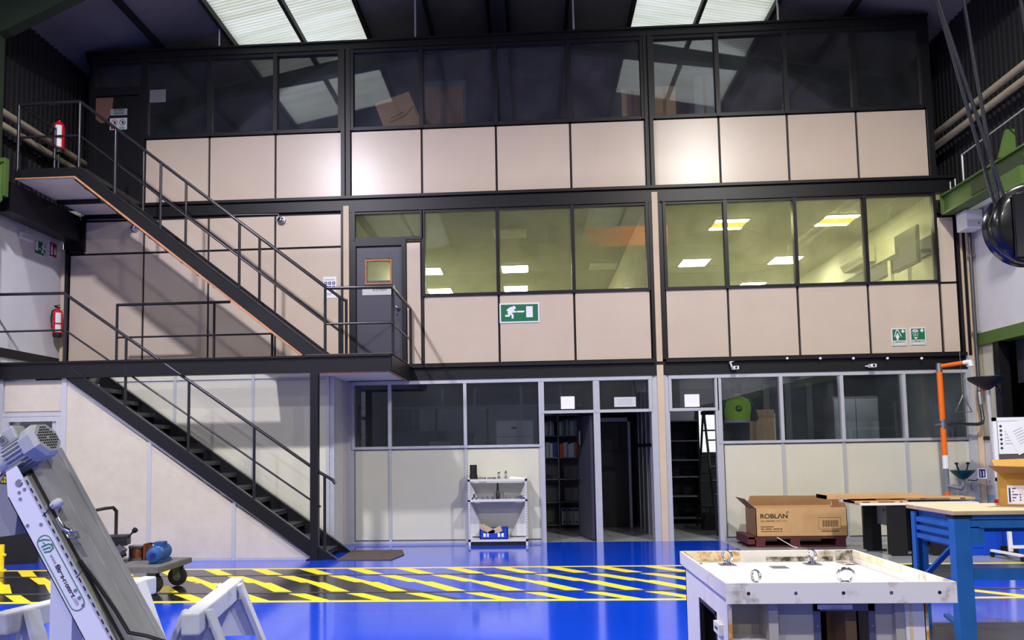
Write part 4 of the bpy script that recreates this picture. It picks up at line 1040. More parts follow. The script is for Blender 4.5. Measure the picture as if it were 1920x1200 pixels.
# ================================================================ THINGS ON THE WALLS
def sign(name, x0, x1, z0, z1, label, border='white', face='sign_green', bw=0.025, y=-0.02):
    t = thing(name, ((x0 + x1) / 2, y, z0), label, 'sign')
    B('board', border, t, (x0, x1, y, y + 0.014, z0, z1))
    return B('face', face, t, (x0 + bw, x1 - bw, y - 0.003, y, z0 + bw, z1 - bw))
a = at(937, 606, Y=-0.02); b = at(1011, 567, Y=-0.02)
t = sign('exit_sign', a.x, b.x, a.z, b.z, 'green emergency exit sign with running figure and arrow on cream panel')
W, H = b.x - a.x, b.z - a.z
def S(pts): return [(x / 1920 * 90 / 74 * W - 7 / 74 * W + 0.0, (1067 - y) / 1067 * 50 / 39 * H - 4 / 39 * H) for x, y in pts]
oy = -0.024
body = strokes(S([(470, 460), (540, 385), (640, 380)]), 0.034) + strokes(S([(650, 390), (560, 560)]), 0.075) + strokes(S([(690, 420), (690, 520), (790, 515)]), 0.03) + strokes(S([(560, 560), (665, 660), (665, 775)]), 0.034) + strokes(S([(530, 570), (520, 680), (400, 682)]), 0.034)
hx, hz = S([(720, 350)])[0]
flat('running_figure', 'white', t, body + [disc(hx, hz, 0.033)], (a.x, oy, a.z), XR, ZU)
flat('arrow', 'white', t, strokes(S([(860, 516), (1080, 516)]), 0.028) + [S([(1080, 470), (1155, 508), (1080, 556)])], (a.x, oy, a.z), XR, ZU)
flat('door_symbol', 'white', t, [S([(1205, 300), (1465, 300), (1465, 765), (1205, 765)])], (a.x, oy, a.z), XR, ZU)

for i, (u0, u1, v0, v1) in enumerate(((1673, 1700, 615.5, 648.5), (1708, 1736, 614, 647))):
    a = at(u0, v1, Y=-0.02); b = at(u1 - 1.2, v0, Y=-0.02); W, H = b.x - a.x, b.z - a.z
    t = sign('safety_sign', a.x, b.x, a.z, b.z, ['green safety shower sign, left of the two at the orange pole', 'green eye wash sign, right of the two at the orange pole'][i], bw=0.014)
    o_ = (a.x, -0.024, a.z)
    q = lambda x, y: (x * W, y * H)
    B('caption_plate', 'white', t, (a.x + 0.09 * W, b.x - 0.09 * W, -0.0245, -0.023, a.z + 0.06 * H, a.z + 0.3 * H))
    txt('caption', 'DENIOS', 'logo_dark', (a.x + 0.14 * W, -0.025, a.z + 0.14 * H), XR, ZU, 0.72 * W, t, height=0.13 * H, bold=True)
    c = q(0.76, 0.83)
    flat('cross', 'white', t, [rect(c[0] - 0.12 * W, c[0] + 0.12 * W, c[1] - 0.035 * H, c[1] + 0.035 * H), rect(c[0] - 0.045 * W, c[0] + 0.045 * W, c[1] - 0.1 * H, c[1] + 0.1 * H)], o_, XR, ZU)
    if i == 0:
        flat('symbol', 'white', t, [disc(0.38 * W, 0.68 * H, 0.055 * W), [q(0.28, 0.62), q(0.48, 0.62), q(0.5, 0.45), q(0.44, 0.45), q(0.43, 0.32), q(0.33, 0.32), q(0.32, 0.45), q(0.26, 0.45)], [q(0.28, 0.86), q(0.48, 0.86), q(0.45, 0.92), q(0.32, 0.92)]] + strokes([q(0.3, 0.84), q(0.17, 0.52)], 0.012) + strokes([q(0.46, 0.84), q(0.64, 0.54)], 0.012), o_, XR, ZU)
    else:
        flat('symbol', 'white', t, [disc(0.32 * W, 0.82 * H, 0.2 * W, 0.085 * H), [q(0.2, 0.44), q(0.48, 0.44), q(0.34, 0.33)]] + strokes([q(0.16, 0.72), q(0.22, 0.5)], 0.006) + strokes([q(0.28, 0.7), q(0.29, 0.5)], 0.006) + strokes([q(0.36, 0.7), q(0.36, 0.5)], 0.006) + strokes([q(0.5, 0.72), q(0.45, 0.5)], 0.006), o_, XR, ZU)
        flat('pupil', 'logo_dark', t, [disc(0.32 * W, 0.83 * H, 0.045 * W)] + strokes([q(0.2, 0.81), q(0.26, 0.78)], 0.006) + strokes([q(0.38, 0.78), q(0.44, 0.81)], 0.006), (a.x, -0.026, a.z), XR, ZU)

# door plate, instruction sheet, archive signs
t = thing('door_plate', (-2.69, -0.0, 4.36), 'pale name plate on the dark middle-storey door', 'sign')
t = B('plate', 'motor_grey', t, (-2.98, -2.4, -0.002, 0.008, 4.36, 4.52)); txt('lettering', 'Korbein', 'door_dark', (-2.79, -0.004, 4.43), XR, ZU, 0.25, t, height=0.06)
a = at(606, 559, Y=-0.02); b = at(630.5, 518, Y=-0.02)
t = thing('instruction_sheet', ((a.x + b.x) / 2, -0.02, a.z), 'white sheet with six blue pictograms left of the dark door', 'sign'); W, H = b.x - a.x, b.z - a.z
t = B('sheet', 'paper', t, (a.x, b.x, -0.012, -0.006, a.z, b.z))
flat('pictogram', 'sign_blue', t, [rect((0.08 + 0.3 * i) * W, (0.3 + 0.3 * i) * W, (0.62 - 0.2 * j) * H, (0.76 - 0.2 * j) * H) for i in range(3) for j in range(2)], (a.x, -0.012, a.z), XR, ZU)
flat('pictogram_symbol', 'paper', t, [disc((0.19 + 0.3 * i) * W, (0.69 - 0.2 * j) * H, 0.05 * W) for i in range(3) for j in range(2)], (a.x, -0.0135, a.z), XR, ZU)
flat('text_line', 'sign_blue', t, [rect(0.1 * W, 0.85 * W, 0.84 * H, 0.86 * H), rect(0.1 * W, 0.7 * W, 0.2 * H, 0.215 * H), rect(0.1 * W, 0.6 * W, 0.14 * H, 0.155 * H)], (a.x, -0.012, a.z), XR, ZU)
a = at(207, 217, Y=0); b = at(239, 203.5, Y=0)
t = thing('archive_sign', ((a.x + b.x) / 2, 0, a.z), 'grey two-line plate on the dark top-storey door', 'sign'); t = B('plate', 'binder_grey', t, (a.x, b.x, -0.006, -0.0, a.z, b.z), bevel=0.004)
txt('lettering', 'ARTXIBOA', 'ink', (a.x + 0.06, -0.007, a.z + 0.075), XR, ZU, 0.21, t, height=0.04, bold=True); txt('lettering', 'ARCHIVO', 'ink', (a.x + 0.07, -0.007, a.z + 0.018), XR, ZU, 0.19, t, height=0.04, bold=True)
a = at(206, 244, Y=0); b = at(238.5, 221, Y=0)
t = thing('prohibition_sign', ((a.x + b.x) / 2, 0, a.z), 'white sheet with two prohibition circles on the top-storey door', 'sign'); t = B('sheet', 'binder_white', t, (a.x, b.x, -0.006, 0, a.z, b.z)); W, H = b.x - a.x, b.z - a.z
for i in range(2):
    cx_ = (0.27 + 0.47 * i) * W; cz = 0.62 * H
    flat('circle', ['sign_red', 'ink'][i], t, strokes([(cx_ + 0.17 * W * math.cos(2 * math.pi * k / 18), cz + 0.17 * W * math.sin(2 * math.pi * k / 18)) for k in range(19)], 0.03 * W) + strokes([(cx_ - 0.11 * W, cz + 0.11 * W), (cx_ + 0.11 * W, cz - 0.11 * W)], 0.03 * W), (a.x, -0.006, a.z), XR, ZU)
    flat('symbol', 'ink', t, [disc(cx_ + 0.02 * W, cz - 0.01 * H, 0.06 * W, 0.1 * W)], (a.x, -0.0065, a.z), XR, ZU)
flat('caption_bar', 'sign_red', t, [rect(0.06 * W, 0.2 * W, 0.05 * H, 0.28 * H)], (a.x, -0.006, a.z), XR, ZU); flat('caption_line', 'ink', t, [rect(0.56 * W, 0.88 * W, (0.2 - 0.07 * k) * H, (0.23 - 0.07 * k) * H) for k in range(3)], (a.x, -0.006, a.z), XR, ZU)

# papers on the ground-floor glass
for i, (u0, u1, v0, v1, lb, lines) in enumerate(((1052, 1077, 743, 767, 'white sheet stuck on the glass over the left doorway', 0), (1152, 1192, 744, 763, 'greyish landscape sheet stuck on the glass over the middle doorway', 1), (1284, 1311, 739, 763, 'white sheet stuck on the glass over the right doorway', 0))):
    a = at(u0, v1, Y=0.01); b = at(u1, v0, Y=0.01)
    t = thing('notice_paper', ((a.x + b.x) / 2, 0.012, a.z), lb, 'paper'); t = B('sheet', 'paper' if i != 1 else 'binder_white', t, (a.x, b.x, 0.012, 0.016, a.z, b.z)); W, H = b.x - a.x, b.z - a.z
    if i == 1: flat('text_line', 'binder_grey', t, [rect(0.15 * W, 0.8 * W, (0.75 - 0.17 * k) * H, (0.78 - 0.17 * k) * H) for k in range(4)], (a.x, 0.012, a.z), XR, ZU)

# left side wall: exit sign, extinguisher sign, emergency light, extinguishers
def wall_plate(name, y0, y1, z0, z1, label, face):
    t = thing(name, (XL + 0.02, (y0 + y1) / 2, z0), label, 'sign'); B('board', 'white', t, (XL + 0.002, XL + 0.015, y0, y1, z0, z1)); return B('face', face, t, (XL + 0.015, XL + 0.018, y0 + 0.015, y1 - 0.015, z0 + 0.015, z1 - 0.015))
a = at(63, 457, X=XL); b = at(84, 483, X=XL)
t = wall_plate('exit_sign', a.y, b.y, b.z, b.z + 0.26, 'dark green exit sign with running figure on left white wall', 'sign_green'); W, H = b.y - a.y, 0.26
flat('running_figure', 'white', t, [rect(0.08 * W, 0.3 * W, 0.25 * H, 0.9 * H), disc(0.78 * W, 0.8 * H, 0.03)] + strokes([(0.78 * W, 0.7 * H), (0.72 * W, 0.42 * H), (0.86 * W, 0.12 * H)], 0.03) + strokes([(0.72 * W, 0.42 * H), (0.62 * W, 0.2 * H)], 0.028) + strokes([(0.6 * W, 0.62 * H), (0.78 * W, 0.64 * H), (0.92 * W, 0.5 * H)], 0.025) + strokes([(0.36 * W, 0.4 * H), (0.56 * W, 0.42 * H)], 0.02), (XL + 0.0185, a.y, b.z), (0, 1, 0), ZU)
a = at(91, 458, X=XL); b = at(105, 486, X=XL)
t = wall_plate('extinguisher_sign', a.y, b.y, b.z, b.z + 0.28, 'red fire extinguisher sign on left white wall', 'sign_red'); W, H = b.y - a.y, 0.28
flat('symbol', 'white', t, [rect(0.18 * W, 0.42 * W, 0.15 * H, 0.7 * H), rect(0.24 * W, 0.36 * W, 0.72 * H, 0.85 * H), [(0.6 * W, 0.2 * H), (0.85 * W, 0.25 * H), (0.8 * W, 0.5 * H), (0.7 * W, 0.75 * H), (0.6 * W, 0.45 * H)]], (XL + 0.0185, a.y, b.z), (0, 1, 0), ZU)
a = at(39, 440, X=XL + 0.05); b = at(61, 455, X=XL + 0.05)
t = thing('emergency_light', (XL + 0.04, (a.y + b.y) / 2, b.z), 'small white emergency light box on left white wall', 'light'); B('box', 'white', t, (XL, XL + 0.07, a.y, b.y, b.z, b.z + 0.11), bevel=0.01); B('diffuser', 'binder_white', t, (XL + 0.07, XL + 0.078, a.y + 0.02, b.y - 0.02, b.z + 0.02, b.z + 0.09)); MB().tube([(XL + 0.03, (a.y + b.y) / 2, b.z + 0.11), (XL + 0.03, (a.y + b.y) / 2, 5.72)], 0.01, 6).build('conduit', 'white', t)
def extinguisher(x, y, z, h, label, lab_side):
    t = thing('fire_extinguisher', (x, y, z), label, 'extinguisher'); r = h * 0.145
    MB().lathe((x, y, z), ZU, [(r * 0.95, 0), (r, 0.02), (r, h * 0.12)], 18).build('base_ring', 'black', t, smooth=True)
    MB().lathe((x, y, z + h * 0.12), ZU, [(r, 0), (r, h * 0.62), (r * 0.8, h * 0.72), (r * 0.35, h * 0.77), (r * 0.35, h * 0.8)], 18).build('cylinder', 'red', t, smooth=True); cyl = [c for c in t.children if c.name.startswith('cylinder')][0]
    m = MB(); m.obox((x, y - r * 0.3, z + h * 0.95), (0.015, 0, 0), (0, r * 0.8, 0), (0, 0, 0.012)); m.obox((x, y - r * 0.4, z + h), (0.012, 0, 0), (0, r * 0.9, 0.02), (0, 0, 0.008)); m.build('valve_lever', 'black', t)
    MB().tube([(x + r * 0.3, y, z + h * 0.93), (x - r * 1.1, y - 0.02, z + h * 0.85), (x - r * 1.35, y - 0.03, z + h * 0.6), (x - r * 1.1, y - 0.03, z + h * 0.3)], 0.012, 8).build('hose', 'black', t, smooth=True)
    m = MB(); n = 8; ang = [math.radians(-90 + lab_side + (i - n / 2) * 8) for i in range(n + 1)]
    for z0_, z1_ in ((0.44, 0.76), (0.15, 0.38)):
        vs = []
        for q in ang: vs += [(x + (r + 0.002) * math.cos(q), y + (r + 0.002) * math.sin(q), z + h * z0_), (x + (r + 0.002) * math.cos(q), y + (r + 0.002) * math.sin(q), z + h * z1_)]
        m.add(vs, [(2 * i, 2 * i + 2, 2 * i + 3, 2 * i + 1) for i in range(n)])
    m.build('label', 'white', cyl, smooth=True); return t
p = at(110, 288, Y=-0.9); q = at(110, 222, Y=-0.9)
extinguisher(p.x, -0.9, p.z, q.z - p.z, 'red fire extinguisher on a stand at the top landing', 25)
t = thing('extinguisher_stand', (p.x, -0.9, 6.13), 'black stand under the top-landing fire extinguisher', 'stand'); MB().tube([(p.x, -0.9, 6.14), (p.x, -0.9, p.z)], 0.02, 8).build('pole', 'black', t); MB().lathe((p.x, -0.9, 6.13), ZU, [(0.14, 0), (0.14, 0.015), (0.03, 0.03)], 16).build('foot', 'black', t)
p = at(104, 632, Y=-0.22)
extinguisher(XL + 0.13, -0.22, p.z, 0.56, 'red fire extinguisher hanging on left wall above first landing', 35)
# small round lamps of the middle storey, thermostat
for i, (u, v, lb) in enumerate(((527, 413, 'small round glass bulkhead lamp on panel left of the dark door'), (252, 427, 'small round glass bulkhead lamp half behind the upper flight'))):
    p = at(u, v, Y=-0.04); t = thing('bulkhead_lamp', (p.x, -0.02, p.z), lb, 'lamp'); MB().lathe((p.x, -0.004, p.z), (0, -1, 0), [(0.075, 0), (0.075, 0.03), (0.06, 0.035)], 18).build('base', 'steel', t, smooth=True); MB().lathe((p.x, -0.04, p.z), (0, -1, 0), [(0.06, 0), (0.055, 0.03), (0.03, 0.05), (0.005, 0.056)], 18).build('globe', 'chrome', t, smooth=True)
    MB().tube([(p.x - 0.04, -0.01, p.z + 0.05), (p.x - 0.06, -0.01, 5.88), (p.x - 0.9, -0.01, 5.89)], 0.006, 6).build('cable', 'motor_grey', t)
# beam fittings over the right ground-floor windows: cable eyelets and cameras
for i, u in enumerate((1476, 1538, 1600, 1664, 1728)):
    p = at(u, 672, Y=-0.1); o = MB().lathe((p.x, -0.09, p.z), (0, -1, 0), [(0.02, 0), (0.022, 0.02), (0.012, 0.03)], 10).build('cable_eyelet', 'white', None, smooth=True); tag(o, ['first', 'second', 'third', 'fourth', 'fifth'][i] + ' small white eyelet from the left along the beam over ground-floor windows', 'eyelet', 'eyelets along the beam')
for i, (u, v) in enumerate(((1376, 690), (1632, 686))):
    p = at(u, v, Y=-0.1); t = thing('camera', (p.x, -0.1, p.z), ['small white camera on a bent arm over the worker', 'small white camera box on the beam nearer the orange pole'][i], 'camera')
    B('camera_body', 'white', t, (p.x - 0.03, p.x + 0.06, -0.2, -0.07, p.z - 0.03, p.z + 0.025)); MB().tube([(p.x - 0.02, -0.08, p.z), (p.x - 0.06, -0.1, p.z + 0.1), (p.x + 0.03, -0.03, p.z + 0.13)] if i == 0 else [(p.x - 0.05, -0.03, p.z), (p.x, -0.12, p.z)], 0.012, 8).build('arm', 'white', t); MB().lathe((p.x + 0.015, -0.2, p.z), (0, -1, 0), [(0.02, 0), (0.018, 0.02)], 10).build('lens', 'black', t)

# ---------------------------------------------------------------- emergency shower, pipes on the right
t = thing('safety_shower', (6.75, -0.25, 0), 'orange emergency shower pole with green eye wash bowl', 'shower')
for z0, z1 in ((0.05, 0.78), (1.38, 1.84), (1.95, 2.78)): MB().tube([(6.76 - 0.02 * z0 / 2.8, -0.25, z0), (6.76 - 0.02 * z1 / 2.8, -0.25, z1)], 0.045, 12).build('pole_section', 'orange_pole', t, smooth=True)
MB().tube([(6.755, -0.25, 1.16), (6.755, -0.25, 1.38)], 0.047, 12).build('white_sleeve', 'white', t, smooth=True)
MB().tube([(6.755, -0.25, 0.78), (6.755, -0.25, 1.16)], 0.04, 12).build('lower_fitting', 'shelf_grey', t, smooth=True)
MB().tube([(6.755, -0.25, 1.82), (6.755, -0.25, 1.97)], 0.052, 12).build('tee_fitting', 'steel', t, smooth=True)
MB().tube([(6.74, -0.25, 2.76), (6.74, -0.25, 2.9)], 0.05, 12).build('elbow_fitting', 'steel', t, smooth=True)
MB().tube([(6.76, -0.26, 2.85), (6.98, -0.6, 2.87)], 0.035, 12).build('shower_arm', 'orange_pole', t, smooth=True)
MB().tube([(6.97, -0.58, 2.87), (7.02, -0.66, 2.87), (7.03, -0.67, 2.8)], 0.04, 10).build('shower_elbow', 'white', t, smooth=True)
MB().tube([(6.98, -0.45, 3.05), (6.985, -0.45, 2.35)], 0.004, 6).build('pull_rod', 'steel', t); MB().tube([(6.985, -0.45, 2.35), (6.86, -0.45, 2.08), (7.12, -0.45, 2.08), (6.985, -0.45, 2.35)], 0.008, 6).build('pull_triangle', 'steel', t)
MB().lathe((6.93, -0.42, 0.99), ZU, [(0.03, 0), (0.07, 0.02), (0.15, 0.1), (0.185, 0.14), (0.19, 0.15), (0.17, 0.15)], 22).build('eye_wash_bowl', 'bowl_green', t, smooth=True)
MB().tube([(6.76, -0.27, 0.88), (6.9, -0.4, 0.84), (6.93, -0.42, 0.9), (6.93, -0.42, 1.0)], 0.03, 10).build('drain_pipe', 'shelf_grey', t, smooth=True)
for dx in (-0.09, 0.09): MB().tube([(6.93, -0.42, 1.08), (6.93 + dx * 0.8, -0.42, 1.16), (6.93 + dx, -0.42, 1.24)], 0.013, 8).build('nozzle', 'black', t, smooth=True); MB().lathe((6.93 + dx, -0.42, 1.23), ZU, [(0.02, 0), (0.03, 0.02), (0.02, 0.035)], 10).build('nozzle_cap', 'black', t)
pd = B('paddle', 'white', t, (7.12, 7.26, -0.5, -0.49, 1.0, 1.17)); flat('paddle_print', 'sign_blue', pd, [rect(0.02, 0.12, 0.02, 0.15)], (7.12, -0.501, 1.0), XR, ZU); flat('paddle_symbol', 'white', pd, strokes([(0.045, 0.04), (0.045, 0.12)], 0.015) + strokes([(0.09, 0.04), (0.09, 0.12)], 0.015), (7.12, -0.503, 1.0), XR, ZU); MB().tube([(6.98, -0.45, 0.98), (7.1, -0.48, 0.97), (7.14, -0.49, 1.02)], 0.008, 6).build('paddle_lever', 'black', t)
t = thing('water_pipe', (7.44, -0.14, 1.8), 'grey galvanised water pipe with red valve feeding the shower', 'pipe')
MB().tube([(6.8, -0.25, 1.89), (7.3, -0.25, 1.88), (7.38, -0.24, 1.9), (7.41, -0.22, 1.97), (7.41, -0.16, 2.3), (7.42, -0.14, 5.45)], 0.028, 10).build('pipe_run', 'glass_steel', t, smooth=True); MB().tube([(7.41, -0.18, 2.2), (7.41, -0.16, 2.42)], 0.045, 10).build('coupling', 'steel', t, smooth=True); B('valve_handle', 'red', t, (7.44, 7.48, -0.24, -0.2, 2.42, 2.6)); MB().tube([(7.41, -0.17, 2.44), (7.41, -0.17, 2.56)], 0.04, 10).build('valve_body', 'steel', t, smooth=True)
for z in (3.4, 4.7): B('pipe_clip', 'steel', t, (7.38, 7.5, -0.16, -0.1, z, z + 0.04))
MB().tube([(6.72, -0.25, 1.89), (6.6, -0.27, 1.885)], 0.022, 8).build('stub_end', 'steel', t)
p = at(1818, 410, Y=-0.35)
t = thing('junction_box', (7.33, -0.35, 5.1), 'white plastic junction box under the green crane rail at right', 'box'); B('box', 'white', t, (7.18, 7.46, -0.5, -0.2, 5.1, 5.42), bevel=0.02); B('cover', 'binder_white', t, (7.2, 7.44, -0.512, -0.5, 5.13, 5.24)); MB().lathe((7.38, -0.512, 5.18), (0, -1, 0), [(0.02, 0), (0.015, 0.01)], 8).build('screw', 'steel', t)
B('bracket', 'white', t, (7.44, 7.5, -0.42, -0.28, 5.15, 5.38))

# crane rails, pipes along the walls, hook
def rail_beam(x0, x1, y0, y1, z0, z1, label, side):
    t = thing('crane_rail', ((x0 + x1) / 2, y1, z0), label, 'crane rail'); m = MB(); xm = (x0 + x1) / 2
    B('bottom_flange', 'crane_green', t, (x0, x1, y0, y1, z0, z0 + 0.03)); B('top_flange', 'crane_green', t, (x0, x1, y0, y1, z1 - 0.03, z1)); B('web', 'crane_green', t, (x0 + 0.05, x0 + 0.08, y0, y1, z0 + 0.03, z1 - 0.03)) if side > 0 else B('web', 'crane_green', t, (x1 - 0.08, x1 - 0.05, y0, y1, z0 + 0.03, z1 - 0.03))
    B('rail_bar', 'rail_metal', t, (xm - 0.03, xm + 0.03, y0, y1, z1, z1 + 0.05)); B('end_plate', 'crane_green', t, (x0, x1, y1 - 0.03, y1, z0, z1)); return t
t = rail_beam(6.98, 7.26, -20, -0.12, 5.43, 5.78, 'green crane rail beam along the right wall', 1)
m = MB(); m.prism([(6.96, -1.9, 5.78), (7.2, -1.9, 5.78), (7.2, -1.9, 6.2), (7.08, -1.9, 6.2)], (0, 0.06, 0)); m.build('bracket_plate', 'crane_green', t); B('splice_plate', 'dark_green', t, (6.965, 6.98, -2.4, -1.1, 5.46, 5.66)); B('bracket_block', 'crane_green', t, (6.9, 7.24, -2.45, -1.95, 5.2, 5.46))
for y in (-0.4, -0.55): MB().tube([(7.02, y, 5.78), (7.02, y, 5.92)], 0.012, 6).build('bolt', 'steel', t)
MB().tube([(7.05, -0.75, 5.8), (7.05, -0.75, 6.25), (7.05, -3.2, 6.32)], 0.012, 6).build('power_rail', 'alu', t)
t = rail_beam(-8.36, -8.08, -20, -2.25, 5.5, 6.15, 'green crane rail beam along the left wall', -1)
B('bracket_plate', 'crane_green', t, (-8.4, -8.06, -2.24, -2.15, 5.62, 6.22)); MB().lathe((-8.2, -2.26, 6.0), (0, -1, 0), [(0.03, 0), (0.03, 0.02)], 10).build('bolt', 'black', t)
for X, xs_, lbs in ((7.3, 1, ('upper beige pipe along the right wall', 'lower beige pipe along the right wall')), (-8.36, -1, ('upper grey pipe along the left wall', 'lower grey pipe along the left wall'))):
    for k, z in enumerate((7.1, 6.88)):
        x = X + 0.0 * k
        t = thing('wall_pipe', (x, -1, z), lbs[k], 'pipe', 'pipes along the hall walls'); MB().tube([(x, -18, z), (x, 0.9, z)], 0.06, 12).build('pipe_run', 'pipe_beige', t, smooth=True)
        for y in (-0.6 - 0.1 * k, -4.0, -8): MB().torus((x, y, z), (0, 1, 0), 0.062, 0.01, 14, 6).build('clamp', 'steel', t, smooth=True)
        for yb in (-0.6, -6.0): B('wall_bracket', 'black', t, (x, XR_ - 0.03 if X > 0 else XL + 0.03, yb - 0.02, yb + 0.02, z - 0.02, z + 0.02))
# overhead crane above and behind the view, with its hook block hanging at the right
t = thing('overhead_crane', (0, -8.7, 5.84), 'dark overhead crane bridge spanning the hall with an orange hoist', 'crane')
for y in (-9.15, -8.25): B('bridge_girder', 'dark_green', t, (-8.1, 7.1, y - 0.12, y + 0.12, 6.6, 7.2))
for x in (-8.22, 7.12): B('end_carriage', 'dark_green', t, (x - 0.14, x + 0.14, -9.8, -7.6, 6.25, 6.6)); B('wheel_block', 'steel', t, (x - 0.06, x + 0.06, -9.6, -9.3, 5.83 if x > 0 else 6.2, 6.25), (x - 0.06, x + 0.06, -8.1, -7.8, 5.83 if x > 0 else 6.2, 6.25))
B('hoist', 'orange_paint', t, (1.6, 3.9, -8.95, -8.45, 7.2, 7.85)); B('hoist_wheel', 'black', t, (1.7, 1.9, -9.2, -8.2, 7.2, 7.32), (3.6, 3.8, -9.2, -8.2, 7.2, 7.32)); MB().tube([(2.0, -8.7, 7.12), (3.6, -8.7, 7.12)], 0.16, 16).build('rope_drum', 'steel', t, smooth=True)
t = thing('hook_block', (3.1, -8.7, 2.66), 'black round crane hook block hanging on steel ropes at right edge', 'hook')
MB().lathe((3.09, -8.78, 2.92), (0, 1, 0), [(0.2, 0), (0.24, 0.015), (0.25, 0.03), (0.235, 0.05), (0.235, 0.11), (0.25, 0.13), (0.24, 0.145), (0.2, 0.16)], 30).build('sheave', 'hook_black', t, smooth=True)
B('cheek_plate', 'hook_black', t, (2.95, 3.23, -8.8, -8.785, 2.7, 3.1), bevel=0.01); MB().tube([(3.12, -8.7, 2.7), (3.12, -8.7, 2.56), (3.125, -8.7, 2.5)] + [(3.11 + 0.09 * math.sin(q), -8.7, 2.38 + 0.1 * math.cos(q)) for q in [0.35 + 0.42 * k for k in range(10)]], [0.028, 0.028, 0.03] + [0.03 + 0.01 * math.sin(math.pi * k / 9) - 0.002 * k for k in range(10)], 12).build('hook', 'hook_black', t, smooth=True)
for (xb, yb, zb, xt, yt) in ((2.955, -8.74, 3.02, 2.62, -8.72), (2.915, -8.72, 3.05, 2.79, -8.7), (2.93, -8.66, 3.05, 2.64, -8.68), (3.25, -8.7, 3.0, 3.14, -8.7)): MB().tube([(xb, yb, zb), (xb + (xt - xb) * 1.0, yt, 4.4), (xb + (xt - xb) * 2.6, yt, 7.0)], 0.011, 8).build('rope', 'rope', t, smooth=True)

# ================================================================ FREE-STANDING THINGS
# ---------------------------------------------------------------- white shelf with machine parts
t = thing('metal_shelf', (-0.62, -0.25, 0), 'white slotted-angle shelf against the cream ground-floor panels', 'shelf')
x0, x1, y0, y1 = -1.12, -0.12, -0.42, -0.08
for x in (x0, x1):
    for y in (y0, y1):
        s = 1 if x == x0 else -1; q = 1 if y == y0 else -1
        B('post', 'shelf_white', t, (x, x + s * 0.04, y, y + q * 0.004, 0.0, 1.13), (x, x + s * 0.004, y, y + q * 0.04, 0.0, 1.13))
        if y == y0: B('slot_row', 'black', t, *[(x + s * 0.016, x + s * 0.024, y - 0.001, y + 0.001, 0.1 + 0.045 * k, 0.125 + 0.045 * k) for k in range(22)])
for z in (1.1, 0.76, 0.1): B('shelf_board', 'shelf_white', t, (x0, x1, y0, y1, z - 0.035, z))
for x, sx in ((x0, 1), (x1, -1)):
    m = MB(); m.prism([(x + sx * 0.03, y1, 0.7), (x + sx * 0.3, y1, 0.12), (x + sx * 0.03, y1, 0.12)], (0, 0.004, 0)); m.build('gusset', 'shelf_white', t); m = MB(); m.prism([(x + sx * 0.03, y1, 1.05), (x + sx * 0.14, y1, 0.78), (x + sx * 0.03, y1, 0.78)], (0, 0.004, 0)); m.build('gusset', 'shelf_white', t)
B('kick_plate', 'black', t, (x0 + 0.04, x1 - 0.04, y0 + 0.02, y0 + 0.03, 0.0, 0.065))
def lpart(name, x, y, z, prof, mt, label, axis=ZU, seg=14, grp='machine parts on the white shelf'):
    o = MB().lathe((x, y, z), axis, prof, seg).build(name, mt, None, smooth=True); tag(o, label, 'machine part', grp); return o
lpart('black_cup', -1.03, -0.26, 1.1, [(0.07, 0), (0.07, 0.07), (0.062, 0.075), (0.062, 0.24), (0.055, 0.24), (0.05, 0.1)], 'black', 'tall black tool holder at left end of the shelf top')
for i, x in enumerate((-0.6, -0.48)): lpart('steel_fitting', x, -0.25, 1.1, [(0.03, 0), (0.03, 0.03), (0.018, 0.035), (0.018, 0.07), (0.025, 0.08), (0.025, 0.11), (0.016, 0.12), (0.012, 0.14)], 'chrome', ['left', 'right'][i] + ' of two upright chrome fittings on the shelf top')
for i, x in enumerate((-0.93, -0.85, -0.76, -0.68)): lpart('steel_ring', x, -0.3, 1.1, [(0.035, 0), (0.035, 0.028), (0.022, 0.03)], ['steel', 'chrome', 'steel', 'rail_metal'][i], ['first', 'second', 'third', 'fourth'][i] + ' small steel ring from the left on the shelf top')
o = MB().prism([(-0.42, -0.38, 1.1), (-0.15, -0.38, 1.1), (-0.13, -0.38, 1.105), (-0.4, -0.38, 1.135)], (0, 0.24, 0)).build('paper_stack', 'paper'); tag(o, 'slanting white papers at right end of the shelf top', 'paper')
lpart('spindle', -0.625, -0.25, 0.76, [(0.035, 0), (0.035, 0.1), (0.022, 0.12), (0.014, 0.26), (0.008, 0.27)], 'black', 'tall black spindle on the middle shelf')
lpart('bushing', -0.55, -0.26, 0.76, [(0.026, 0), (0.026, 0.12), (0.018, 0.12)], 'steel', 'grey steel bushing beside the black spindle')
lpart('cone_part', -1.02, -0.28, 0.76, [(0.05, 0), (0.045, 0.015), (0.022, 0.04), (0.02, 0.085), (0.012, 0.09)], 'rail_metal', 'dark cone-shaped part at left end of the middle shelf')
lpart('flange', -0.24, -0.27, 0.76, [(0.11, 0), (0.11, 0.02), (0.08, 0.05), (0.05, 0.06)], 'chrome', 'wide bright flange at right end of the middle shelf')
for i, (x, r) in enumerate(((-0.88, 0.03), (-0.8, 0.035), (-0.71, 0.03), (-0.48, 0.022), (-0.42, 0.02))): lpart('small_part', x, -0.29, 0.76, [(r, 0), (r, 0.02), (r * 0.5, 0.03), (r * 0.5, 0.045)], ['steel', 'chrome', 'rail_metal'][i % 3], ['first', 'second', 'third', 'fourth', 'fifth'][i] + ' small steel part from the left on the middle shelf')
t = thing('plastic_crate', (-0.7, -0.25, 0.1), 'small blue plastic crate on the bottom shelf', 'crate')
xa, xb, ya, yb = -0.93, -0.46, -0.38, -0.14
